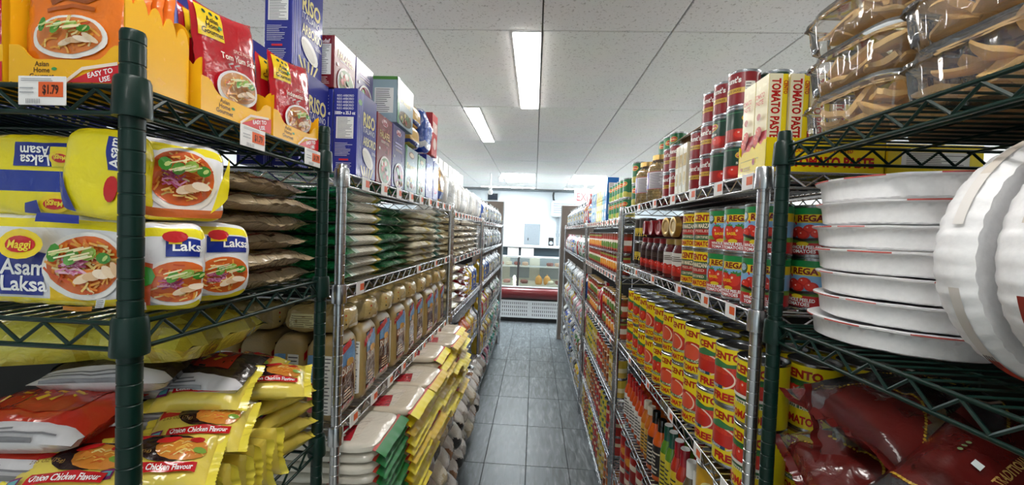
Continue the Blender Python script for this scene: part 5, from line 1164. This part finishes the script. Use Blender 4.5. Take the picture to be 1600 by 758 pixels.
def chick():
    r, h = .066, .205; mb = MB(); mb.lathe([(0, .0), (r * .92, 0), (r, .008), (r, h * .72), (r * .9, h * .8), (r * .66, h * .87), (r * .66, h * .92)], 26, col='#ffffff'); me = mb.build('chickpea_jar', CLEAR, angle=40)
    q = MB(); rr = random.Random(3); i = 0
    for z in range(12):
        for k in range(24):
            a = 2 * PI * (k + .5 * (z % 2)) / 24; zz = .012 + z * .0135; R = (r - .008) * (1 if zz < h * .7 else 1 - (zz / h - .7) * 1.2)
            q.lathe([(0, -.0085), (.0075, -.004), (.008, .003), (0, .0085)], 6, (R * math.cos(a), R * math.sin(a), zz + rr.uniform(-.003, .003)), col=rr.choice(['#e6c67a', '#eed08c', '#d9b868']))
    q.lathe([(0, .01), (r * .82, .01), (r * .82, .16), (0, .165)], 12, col='#d8b870'); peas = q.build('chickpeas', GLOSS, weld=False)
    q = MB(); q.lathe([(r * .7, h * .9), (r * .72, h * .9), (r * .72, h), (0, h + .001)], 26); lid = q.build('lid', GOLDLID, angle=40)
    P = Print(lambda u, v, d: ((r + .0004 + d) * math.cos(u / r), (r + .0004 + d) * math.sin(u / r), v), .012, .0003)
    P.rect(-.055, .055, .055, .13, '#e6e2ea'); P.rect(-.055, .055, -.025, .13, '#4a3a9a'); P.ell(-.04, .09, .01, .018, '#d8a8b8', 10); P.lines(-.018, .06, .05, .125, 9, '#6a6a72', .35); P.stroke([(-.055, .055), (.055, .055), (.055, .13), (-.055, .13), (-.055, .055)], .003, '#c24a5a')
    return dict(name='chickpea_jar', mesh=me, parts=[('chickpeas', peas), ('lid', lid), ('paper_label', P.mesh('paper_label', CANLABEL, angle=60))])
CJ = chick()
place(CJ, (.56, 1.87, ZR1), 3.75, 'large glass jar of chickpeas, the nearer one', 'jar', 'chickpea jars'); place(CJ, (.555, 2.06, ZR1), 3.75, 'large glass jar of chickpeas, the farther one', 'jar', 'chickpea jars')
cans(lambda i, j, t: DELM[1 + (j % 2)], (.67,), (2.03, 2.114, 2.198), ZR1, .1155, 3, 'green vegetable can behind the chickpea jars', 'can', 'green vegetable cans', 3.8)
cans(lambda i, j, t: DELM[1 + (j % 2)], (.54,), (2.2,), ZR1, .1155, 2, 'green vegetable can beside the farther chickpea jar', 'can', 'green vegetable cans', 3.8)
# --- second shelf: peeled tomato cans and jars
ZR2 = 1.546
cans(lambda i, j, t: REGA[1 if j == 0 else 0], (.54, .645), (.985, 1.087, 1.189), ZR2, .1185, 2, 'blue sky tomato can with yellow banner', 'can', 'blue tomato cans', 3.75, 1)
cans(SANM, (.54, .645), (1.291, 1.393), ZR2, .1185, 2, 'yellow banded plum tomato can', 'can', 'yellow plum tomato cans', 3.7, 2)
def sjar(r, h, lidm, body, lab1, lab2):
    mb = MB(); mb.lathe([(0, 0), (r * .95, 0), (r, .006), (r, h * .72), (r * .85, h * .82), (r * .8, h * .88)], 22, col=body); me = mb.build('sauce_jar', GLOSS, angle=40)
    q = MB(); q.lathe([(r * .8, h * .86), (r * .84, h * .86), (r * .84, h * .99), (r * .78, h), (r * .5, h - .001), (r * .45, h - .0025), (0, h - .002)], 22); lid = q.build('lid', lidm, angle=35)
    P = Print(lambda u, v, d: ((r + .0004 + d) * math.cos(u / r), (r + .0004 + d) * math.sin(u / r), v), .012, .0003)
    P.rect(-r * 1.5, h * .1, r * 1.5, h * .66, lab1); P.rect(-r * 1.5, h * .1, r * 1.5, h * .34, lab2); P.tomato(-.012, h * .28, .014, .013, leaf=False); P.tomato(.014, h * .26, .015, .014, leaf=False); P.lines(-r * .6, h * .46, r * .6, h * .6, 3, '#5a4a44', .4)
    return dict(name='sauce_jar', mesh=me, parts=[('lid', lid), ('paper_label', P.mesh('paper_label', CANLABEL, angle=60))])
SJ = [sjar(.043, .145, GOLDLID, '#5a1414', '#e6e2dc', '#a82a22'), sjar(.038, .145, REDLID, '#3a0e12', '#2a1416', '#8a1a1e')]
for k, y in enumerate((1.50, 1.60, 1.695, 1.785, 1.875, 1.965)):
    j = SJ[0 if k < 2 else 1]; c = 'gold' if k < 2 else 'red'
    place(j, (.54, y, ZR2), 3.7, f'standing pasta sauce jar with {c} lid, {ORD[k]} from the yellow cans', 'jar', 'pasta sauce jars')
    if k < 5: place(j, (.635, y, ZR2 + .146 + .043), (0, -PI / 2, .12 * math.sin(k)), f'pasta sauce jar lying with its {c} lid to the aisle, {ORD[k]} from the yellow cans', 'jar', 'pasta sauce jars')
for k in range(6):
    place(SJ[1 if k > 1 else 0], (.64, 1.5 + .093 * k, ZR2), 3.7, f'pasta sauce jar in the second row under the lying jars, {ORD[k]} of six', 'jar', 'pasta sauce jars')
cans(simple_can('olive_can', .04, .12, [(0, .4, '#241a18'), (.4, .6, '#c8b02a'), (.6, 1, '#2a1e1a')], 'STA', '#e8c83a', .3, n=18), (.56,), (2.08, 2.17), ZR2, .121, 2, 'dark can with yellow band by the far post', 'can', 'dark banded cans', 3.8)
# --- third shelf: big yellow tomato cans
ZR3 = 1.116
order = [3, 2, 2, 1, 1, 1, 0, 1, 0, 0, 0]
cans(lambda i, j, t: CENTO[order[j]] if (i == 0 or t == 1) else CENTO[0], (.545, .66, .775), [.985 + .1135 * k for k in range(11)], ZR3, .1555, 2, 'large yellow tomato can', 'can', 'large yellow tomato cans', 3.72, 4)
# --- fourth shelf: hot sauces
ZR4 = .746
def hs(r, h, body, cap, lab, labtxt=None, tc='#333333', topc=None, fat=.62, caph=.05, capr=.5):
    pr = [(0, 0), (r * .94, 0), (r, .005), (r, h * fat), (r * .85, h * (fat + .07)), (r * .42, h * (fat + .2)), (r * .38, h * .92)]
    cp = [(r * capr, h - caph), (r * capr, h - .003), (r * capr * .9, h), (0, h)]
    def lf(P):
        P.lines(-r * .7, h * .12, r * .7, h * .5, 6, tc, .4, int(h * 1000))
        if labtxt: P.text(labtxt, 0, h * .42, .014, tc, width=r * 1.3, bold=.03)
    return bottle_proto('hot_sauce_bottle', pr, cp, body, cap, lf, lab, (h * .08, h * (fat - .04)), r * 1.004, topcol=topc)
HS = dict(red=hs(.026, .225, '#c2491c', '#b51f1c', '#e8e4dc'), pearl=hs(.027, .225, '#c9702a', '#cfc4b0', '#d8a83a', capr=.62, caph=.035), black=hs(.033, .235, '#cf5a1c', '#161616', '#1a1414', None, '#e8e0d0'),
          green=hs(.026, .25, '#5a8a2a', '#1f5a4a', '#d8c832', topc='#f0f0ee', caph=.06, capr=.6), crim=hs(.026, .25, '#b5301f', '#a3202c', '#e0c22c', topc='#f0f0ee', caph=.06, capr=.6), white=hs(.027, .24, '#6a5a44', '#ececea', '#30302e', caph=.05, capr=.62))
row = [('white', 1.27), ('white', 1.325), ('crim', 1.385), ('crim', 1.44), ('green', 1.50), ('green', 1.555), ('black', 1.63), ('black', 1.705), ('pearl', 1.775), ('pearl', 1.833), ('red', 1.895), ('red', 1.95), ('red', 2.005), ('red', 2.06), ('red', 2.115), ('red', 2.17)]
CAPN = dict(white='white capped brown', crim='crimson capped red', green='green capped', black='black capped orange', pearl='pearl capped', red='red capped orange')
for i, x in enumerate((.53, .6, .67)):
    for k, (n_, y) in enumerate(row):
        place(HS[n_], (x, y, ZR4), 3.8 + .2 * math.sin(k * 3 + i), f'{CAPN[n_]} hot sauce bottle, {ORD[k]} from the yellow tins, {["front", "second", "third"][i]} row', 'bottle', 'hot sauce bottles')
def d_tin(P):
    P.ell(0, P.z(.55), .03, P.H * .22, '#f0e2a0', 16); P.text('ria', .004, P.z(.55), P.H * .16, '#a8241c', width=.034, bold=.03, slant=.2); P.tomato(.01, P.z(.2), .012, P.H * .1, leaf=False)
TINY = can_proto('yellow_tin', .052, .155, d_tin, base='#dca823', lid=1, n=24)
cans(TINY, (.545, .655), (.975, 1.082, 1.19), ZR4, .156, 2, 'yellow tin near the chrome post', 'tin', 'yellow tins', 3.75)
# --- lower shelves of the first bay
cans(lambda i, j, t: REDC[(j // 2 + t) % 3], (.54,), [.985 + .106 * k for k in range(12)], .406, .131, 2, 'red and orange bean can below the sauces', 'can', 'red bean cans', 3.75, 6)
cans(lambda i, j, t: REDC[(j // 3) % 3], (.54,), [1.2 + .106 * k for k in range(10)], .106, .131, 2, 'red bean can on the lowest shelf', 'can', 'red bean cans', 3.75, 7)
# --- middle bay
ys = [2.425 + .0815 * k for k in range(17)]
cans(lambda i, j, t: SAUCE[(j // 9 + t) % 2], (.53,), ys, 1.461, .126, 2, 'small sauce jar in the long double row', 'jar', 'small sauce jars', 3.7, 8)
cans(lambda i, j, t: SAUCE[(j // 5 + t) % 2] if not (7 <= j <= 8) else None, (.53,), ys, 1.081, .1255, 2, 'small sauce jar, third shelf, right middle bay', 'jar', 'small sauce jars', 3.7, 9)
srow_y = ys[7]
for k in range(2): place(stand(190 + k, '#a81f2a', '#c8404a', .1, .075, .27), (.54, ys[7] + .0815 * k, 1.081), 0, ('red plastic bag between the sauce jars, nearer one', 'red plastic bag between the sauce jars, farther one')[k], 'bag', 'red bags')
cans(lambda i, j, t: SOUP[(0, 3, 1, 0, 2, 0)[j // 3]], (.535,), [2.43 + .083 * k for k in range(17)], .746, .1155, 2, 'can on the fourth shelf, right middle bay', 'can', 'cans on the fourth shelf', 3.75, 10)
cans(lambda i, j, t: SOUP[(1, 2, 1, 3, 0, 1)[j // 3]], (.535,), [2.43 + .083 * k for k in range(17)], .406, .1155, 2, 'can on the fifth shelf, right middle bay', 'can', 'cans on the fifth shelf', 3.75, 11)
cans(lambda i, j, t: SOUP[(3, 0, 1, 2, 3, 0)[j // 3]], (.53,), [2.43 + .083 * k for k in range(17)], .106, .1155, 2, 'can on the lowest shelf, right middle bay', 'can', 'cans on the lowest shelf', 3.75, 12)
ZB1 = 1.796
cans(lambda i, j, t: DELM[1 + (j % 2)], (.54,), (2.43, 2.515, 2.6, 2.685, 2.77, 2.855), ZB1, .1155, 2, 'green vegetable can on the middle bay top', 'can', 'green vegetable cans', 3.75, 13)
def rbox(w, d, h, base, acc): return plain('food_box', w, d, h, base, acc)
RB_ = {n: rbox(.08, .09, .15, a, b) for n, (a, b) in dict(blue=('#2a6ab8', '#d8e2ee'), yellow=('#e2cf2a', '#f4ecb0'), teal=('#3a9ab0', '#e2eef0')).items()}
k = 0
for n_, y in (('blue', 2.945), ('teal', 3.04), ('yellow', 3.135), ('yellow', 3.23), ('yellow', 3.325), ('blue', 3.42), ('teal', 3.515), ('blue', 3.61)):
    for t in range(2): place(RB_[n_], (.53, y, ZB1 + .151 * t), 0, f'{n_} carton on the middle bay top, {ORD[k]} from the green cans, {["lower", "upper"][t]}', 'box', 'cartons on the right top shelf')
    k += 1
for k, (n_, y) in enumerate((('blue', 3.72), ('blue', 3.82), ('red', 3.96), ('red', 4.1), ('orange', 4.24), ('silver', 4.38), ('black', 4.52), ('silver', 4.66), ('black', 4.8), ('silver', 4.94), ('white', 5.08), ('silver', 5.22), ('black', 5.36), ('white', 5.5), ('silver', 5.64), ('white', 5.8), ('silver', 5.95), ('black', 6.1), ('silver', 6.25))):
    p = SB[n_]
    o = place(p, (.54, y, ZB1), PI, f'{n_} bag on the right top shelf before the exit sign, {ORD[k]} from the cartons', 'bag', 'bags on the right top shelf')
    o.scale = (1, 1, 1.35 if 2 <= k <= 3 else 1.1)
    
# --- far bay
def rrow(names, z, where, y0=3.99, dy=.155):
    for k, n_ in enumerate(names): place(SB[n_], (.535, y0 + dy * k, z), PI + .1 * math.sin(k * 2.2), f'{n_} standing bag {where}, {ORD[k]} from the camera', 'bag', 'bags in the far right bay')
rrow(['white', 'green', 'white', 'green', 'brown', 'red', 'white', 'green', 'blue', 'blue', 'pink', 'silver', 'pink', 'white', 'silver', 'pink'], 1.461, 'on the second shelf of the far right bay')
rrow(['blue', 'red', 'white', 'silver', 'white', 'silver', 'white', 'silver', 'black', 'white', 'silver', 'white', 'silver', 'white', 'black', 'silver'], 1.081, 'on the third shelf of the far right bay')
rrow(['pink', 'silver', 'pink', 'silver', 'pink', 'silver', 'white', 'red', 'yellow', 'white', 'green', 'white', 'red', 'white', 'yellow', 'white'], .746, 'on the fourth shelf of the far right bay')
rrow(['white', 'white', 'brown', 'green', 'green', 'white', 'blue', 'black', 'white', 'blue', 'black', 'white', 'blue', 'blue', 'black', 'white'], .406, 'on the fifth shelf of the far right bay')
rrow(['white', 'silver', 'yellow', 'yellow', 'black', 'white', 'silver', 'black', 'blue', 'black', 'silver', 'white', 'black', 'silver', 'black', 'white'], .106, 'on the lowest shelf of the far right bay')
# ------------------------------------------------------------------ right green unit: pita chips, foam plates, pita bags
def chip_mesh(seed):
    rr = random.Random(seed); mb = MB(); R = rr.uniform(.046, .058); A = rr.uniform(.55, .75); c = rr.uniform(-1.2, 1.2); t = .0095
    def f(i, j, s):
        r = .008 + (R - .008) * j * (1 + .06 * math.sin(i * 9 + seed)); a = (2 * i - 1) * A
        x, y = r * math.cos(a) - R * .55, r * math.sin(a)
        z = c * 9 * x * x + rr_c * 7 * y * y + .006 * noise.noise(Vector((x * 40 + seed, y * 40, seed))) + s * t * (1 - .6 * j ** 6)
        return (x, y, z)
    rr_c = rr.uniform(.4, 1.2)
    mb.grid(lambda i, j: f(i, j, .5), 8, 8); mb.grid(lambda i, j: f(i, j, -.5), 8, 8, flip=True)
    for jj in (0, 1): mb.grid(lambda i, j, jj=jj: f(i, jj, j - .5), 8, 1)
    for ii in (0, 1): mb.grid(lambda i, j, ii=ii: f(ii, i, j - .5), 8, 1)
    return mb.build('pita_chip', CHIP, angle=60)
CH = [chip_mesh(i) for i in range(5)]
def sq(a, w, l, n=5.):
    c, s = math.cos(a), math.sin(a); k = (abs(c) ** n + abs(s) ** n) ** (-1 / n); return c * k * w / 2, s * k * l / 2
def clam():
    W, L_, H = .16, .2, .076
    def surf(prof, ribs):
        mb = MB(); N_ = 96
        for i in range(len(prof) - 1):
            def fn(u, v, i=i):
                s0, z0 = prof[i]; s1, z1 = prof[i + 1]; a = 2 * PI * u; x, y = sq(a, W, L_); s = s0 + (s1 - s0) * v
                r = 1 + (ribs * (1 if math.sin(a * 22) > .35 else 0)) * (1 if .08 < (z0 + z1) / 2 / H < .8 else 0)
                return (x * s * r, y * s * r, z0 + (z1 - z0) * v)
            mb.grid(fn, N_, 1)
        return mb
    tub = surf([(.0, .002), (.86, .001), (.9, .004), (.93, .02), (.955, .045), (.965, .05), (1.03, .051), (1.03, .0535), (.965, .0535)], .025).build('tub', CLEAR, angle=50)
    lid = surf([(1.03, .054), (1.03, .057), (.96, .057), (.94, .06), (.9, .073), (.86, .0755), (.5, .0765), (0, .0765)], 0).build('lid', CLEAR, angle=50)
    return tub, lid
TUB, LID = clam(); rr = random.Random(31)
ZS = 1.889; ycols = [(.735, 'beside the green post'), (.525, 'in the nearer column')]; TN = ['bottom', 'middle', 'top']
for c, (y, where) in enumerate(ycols):
    for t in range(3):
        z = ZS + .0775 * t; x = .578 + .004 * math.sin(c * 3 + t * 2)
        r = obj('clamshell_box', TUB, None, (x, y, z), (0, 0, .04 * math.sin(c + t))); tag(r, f'clear ribbed clamshell box of pita chips {where}, {TN[t]} of three', 'food box', 'pita chip clamshells'); obj('lid', LID, r)
        for k in range(18):
            gx, gy = (k % 3 - 1) * .036, ((k % 9) // 3 - 1) * .05; lv = k // 9
            tag(obj('pita_chip', CH[(k + t + c) % 5], None, (x + gx + rr.uniform(-.006, .006), y + gy + rr.uniform(-.006, .006), z + .022 + .022 * lv + rr.uniform(-.004, .004)), (rr.uniform(-.6, .6), rr.uniform(-.6, .6), rr.uniform(0, 6.28))),
                f'golden pita chip inside the {TN[t]} clamshell box {where}', 'pita chip', f'chips in the {TN[t]} clamshell {where}')
for k, (y, l) in enumerate(((.2, 'nearer'), (.53, 'farther'))):
    mb = MB(); mb.box((-.11, -.15, 0), (.11, .15, .17), 0, '#8a6a4a', ch=.003); o = obj('cardboard_carton', mb.build('cardboard_carton', PAPER, smooth=False), None, (.785, y + .12, 1.89)); tag(o, f'brown carton behind the pita chip clamshells, {l} one', 'carton', 'cartons behind the clamshells')
    mb = MB(); mb.box((-.112, -.15, .08), (-.11, .15, .1), 0, '#b8986a'); obj('tape', mb.build('tape', PAPER, smooth=False), o)
# foam plates
def plate_pack(seed, R=.13, T=.0385, lobes=44, amp=.012, band=False):
    mb = MB(); rr = random.Random(seed); N_ = 132
    prof = [(0, 0), (R * .86, 0), (R * .915, .003), (R * .925, T * .3), (R * .935, T * .62), (R * .95, T * .8), (R * 1.0, T * .86), (R * 1.005, T * .93), (R * .95, T * .95), (R * .8, T * .8), (0, T * .78)]
    if band: prof = [(0, 0), (R * .82, 0), (R * .9, T * .08), (R * .96, T * .25), (R * 1.0, T * .5), (R * 1.0, T * .72), (R * .95, T * .88), (R * .85, T * .8), (0, T * .76)]
    for i in range(len(prof) - 1):
        def fn(u, v, i=i):
            r = prof[i][0] + (prof[i + 1][0] - prof[i][0]) * v; z = prof[i][1] + (prof[i + 1][1] - prof[i][1]) * v; a = 2 * PI * u
            f = min(1, max(0, (r / R - .62) / .3)); m_ = 1 - (amp * (1 - abs(math.cos(a * lobes / 2))) * f if (band or i in (2, 3, 4)) else 0)
            return (r * m_ * math.cos(a), r * m_ * math.sin(a), z + .0012 * noise.noise(Vector((math.cos(a) * 3, math.sin(a) * 3, seed))) * (r > R * .5))
        mb.grid(fn, N_, 1)
    me = mb.build('foam_plate_pack', FOAM, angle=50); q = MB()
    P = Print(lambda u, v, d: ((R * 1.006 + d) * math.cos(u / R), (R * 1.006 + d) * math.sin(u / R), v), .008, .0003)
    z0, z1 = (T * .87, T * .925) if not band else (T * .55, T * .72)
    if band:
        P.rect(-2.9 * R, z0, 2.9 * R, z1, '#d8d2cc'); cols = ['#a8321f', '#c8402a', '#d8d2cc', '#e8e4e0', '#9a7a52', '#b0a498', '#8a2a1e', '#d8cfc4']; a = -2.9
        while a < 2.9:
            st = rr.uniform(.25, .7); c = rr.choice(cols)
            P.rect(a * R, z0, min(2.9, a + st) * R, z1, c, up=False); a += st
        P.l += 1; P.lines(-2.3 * R, z0, -2.1 * R, z1, 4, '#333333', .5)
    else:
        for k in range(3):
            a = rr.uniform(2.6, 4.6); P.rect(a * R, z0, (a + rr.uniform(.2, .5)) * R, z1, rr.choice(['#d88a86', '#c2534c', '#d8c07a']), up=False)
    return dict(name='foam_plate_pack', mesh=me, parts=[('printed_band', P.mesh('printed_band', PAPER))])
PP = [plate_pack(i) for i in range(3)]; ZP = 1.538; rr = random.Random(8)
for k in range(7): place(PP[k % 3], (.622 + rr.uniform(-.004, .004), .715 + rr.uniform(-.004, .004), ZP + .0385 * k), rr.uniform(-.3, .3), f'flat white foam plate pack, {ORD[k]} from the bottom of the stack', 'foam plates', 'stacked foam plate packs')
PB_ = [plate_pack(20 + i, R=.15, T=.064, lobes=40, amp=.022, band=True) for i in range(3)]
for k in range(3):
    place(PB_[k], (.62 + .003 * k, .545 - .0645 * k, ZP + .152), (PI / 2, 0, .08), ('scalloped foam plate pack on edge, leaning against the flat stack', 'scalloped foam plate pack on edge, second with brown band', 'scalloped foam plate pack on edge, cut by the right picture edge')[k], 'foam plates', 'foam plate packs on edge')
# maroon pita bags with clear windows
def pita_bag(seed, w=.3, h=.22, t=.085):
    s = Pillow(w, h, t, seed, a=2.6, b=.5, wr=.16, flat=.42, fin=.014)
    def cf(sd, U, V):
        g = U * .7 + .35 * math.sin(V * 2.2 + seed)
        if sd != 'f' and -.5 < g < .2: return (0, 0, 0, 0)
        return '#5c1a17'
    me = s.body('pita_bag', FILM, cf, 30, 20); me.materials.append(WRAP); at = me.color_attributes['Col'].data
    for p in me.polygons:
        if at[p.loop_start].color[3] < .5: p.material_index = 1
    P = s.pr(.016, .0006)
    for sgn, g0 in ((1, .22), (-1, -.52)):
        for k in range(64):
            V = -.92 + 1.84 * k / 63; U = (g0 - .35 * math.sin(V * 2.2 + seed)) / .7
            if abs(U) < .95: P.ell(U * w / 2, V * h / 2, .0024, .0022, '#a8842a' if k % 2 else '#c9a53a', 6, up=False)
    P.l += 1; P.text('TRADITIONAL', w * .3, h * .12, .011, '#c9a05a', width=w * .26, bold=.02, up=False); P.text('PITA', w * .3, -h * .02, .018, '#d8b24a', width=w * .16, bold=.03); P.lines(w * .2, -h * .3, w * .38, -h * .2, 2, '#c9a99a', .4)
    P.ell(w * .4, -h * .14, .012, .01, '#cfc8d4', 12); P.stroke([(w * .36, -h * .2), (w * .4, -h * .22), (w * .45, -h * .19)], .004, '#5a3a7a')
    for k in range(3): P.ell(w * .2 + .012 * k, h * .33, .0035, .003, '#7f9a6a', 8)
    P.rect(w * .16, h * .2, w * .19, h * .25, '#e8f0ee')
    mb = MB()
    for k in range(11):
        x, y = ((k % 4) - 1.5) * w * .12 - .02, ((k // 4) - 1) * h * .22; a = k * 1.3
        V = []; src = CH[k % 5]
        mt = Matrix.Translation((x, y, t * .45)) @ Matrix.Rotation(a, 4, 'Z') @ Matrix.Rotation(.3 * math.sin(k * 2), 4, 'X')
        mb.add([mt @ v.co for v in src.vertices], [tuple(p.vertices) for p in src.polygons])
    chips = mb.build('pita_chips', CHIP, weld=False, angle=60)
    return dict(name='pita_bag', mesh=me, parts=s.seals + [('pita_chips', chips), ('printed_panel', P.mesh('printed_panel', FILM, angle=60))])
PT = [pita_bag(200 + i) for i in range(3)]
pbs = [((.63, .70, 1.116), (0, 0, .3), 'lying flat at the bottom by the post'), ((.63, .5, 1.116), (0, 0, -.2), 'lying flat at the bottom, middle'), ((.63, .28, 1.116), (0, 0, .1), 'lying flat at the bottom, nearest the camera'),
       ((.63, .69, 1.205), (.06, -.05, .5), 'in the second layer by the green post'), ((.63, .48, 1.205), (.05, -.05, -.1), 'in the second layer, middle'), ((.63, .28, 1.205), (.05, -.05, .2), 'in the second layer, nearest the camera'),
       ((.615, .685, 1.285), (.3, -.3, -.3), 'tilted beside the green post under the plates'), ((.6, .53, 1.305), (.45, -.45, .3), 'standing tilted in the middle with the yellow rope border'), ((.59, .40, 1.33), (.5, -.5, -.2), 'leaning highest under the shelf, dark red corner up'), ((.65, .73, 1.37), (.15, -.1, .2), 'top one wedged under the plate shelf with white emblem'), ((.635, .775, 1.325), face(.15, .25), 'standing upright against the tomato cans behind the green post')]
for k, (l, r_, t) in enumerate(pbs):
    o = place(PT[k % 3], (l[0] + (.025 if l[1] > .6 else -.01), l[1] + (.03 if l[1] > .6 else .03), l[2]), r_, 'maroon pita chip bag ' + t, 'chip bag', 'maroon pita chip bags')
# ------------------------------------------------------------------ price tags on the shelf edges
def tagmesh(w, h, full=True):
    mb = MB(); mb.box((-w / 2, -.0008, -h / 2), (w / 2, .0008, h / 2), 0, '#f0eeec', ch=.0004); me = mb.build('price_tag', PAPER, smooth=False)
    P = Print(lambda u, v, e: (u, -.0009 - e, v)); P.rect(-w * .06, -h * .22, w * .46, h * .3, '#e8622a')
    if full:
        P.text('$1.79', w * .2, h * .04, h * .3, '#3a1a10', width=w * .34, bold=.03); P.lines(-w * .42, h * .32, w * .3, h * .45, 2, '#9a9a9e', .35); P.lines(-w * .44, -h * .1, -w * .12, h * .2, 2, '#a8a8ac', .3)
        for k in range(9): P.rect(-w * .3 + k * w * .035, -h * .46, -w * .285 + k * w * .035, -h * .3, '#88888c', up=False)
    return me, P.mesh('sticker', PAPER, smooth=False)
TB, TS = tagmesh(.06, .034), tagmesh(.05, .036, False)
def ptag(x, y, z, rz, label, big=False):
    m_ = TB if big else TS; o = obj('price_tag', m_[0], None, (x, y, z), (0, 0, rz)); tag(o, label, 'price tag', 'price tags'); obj('sticker', m_[1], o)
ptag(-.59, .462, 1.846, 0, 'white price tag with orange $1.79 sticker facing the camera', True)
ptag(LX + .006, .672, 1.84, PI / 2, 'price tag with orange sticker below the tilted red pouch', True); ptag(LX + .006, .858, 1.84, PI / 2, 'price tag with orange sticker below the leaning curry pouch', True)
def tagrow(side, ys, z, where):
    x = LX + .005 if side < 0 else RX - .005
    for k, y in enumerate(ys): ptag(x, y, z - .014, PI / 2 if side < 0 else -PI / 2, f'small price tag on the {where}, {ORD[k]} from the camera')
def fr(a, b, n): return [a + (b - a) * i / (n - 1) for i in range(n)]
tagrow(-1, fr(1.14, 2.28, 9), 1.83, 'top left shelf edge'); tagrow(-1, (1.12, 1.7, 2.0, 2.22), 1.54, 'left second shelf edge'); tagrow(-1, fr(1.1, 2.25, 9), 1.18, 'left third shelf edge'); tagrow(-1, fr(2.46, 3.66, 11), 1.80, 'top edge of the left middle bay'); tagrow(-1, fr(2.5, 3.6, 8), 1.52, 'second edge of the left middle bay')
tagrow(1, (.97, 1.12, 1.3, 1.48, 1.7, 1.95), 1.845, 'top right shelf edge'); tagrow(1, (1.02, 1.17, 1.38, 1.68, 1.95), 1.54, 'right second shelf edge'); tagrow(1, (1.0, 1.17, 1.4, 1.68, 2.0), 1.11, 'right third shelf edge'); tagrow(1, fr(2.44, 3.78, 14), 1.79, 'top edge of the right middle bay'); tagrow(1, fr(2.44, 3.78, 13), 1.455, 'second edge of the right middle bay'); tagrow(1, fr(2.5, 3.7, 9), 1.075, 'third edge of the right middle bay'); tagrow(-1, fr(3.9, 5.9, 12), 1.78, 'top edge of the far left bay'); tagrow(1, fr(4.0, 6.3, 14), 1.79, 'top edge of the far right bay')
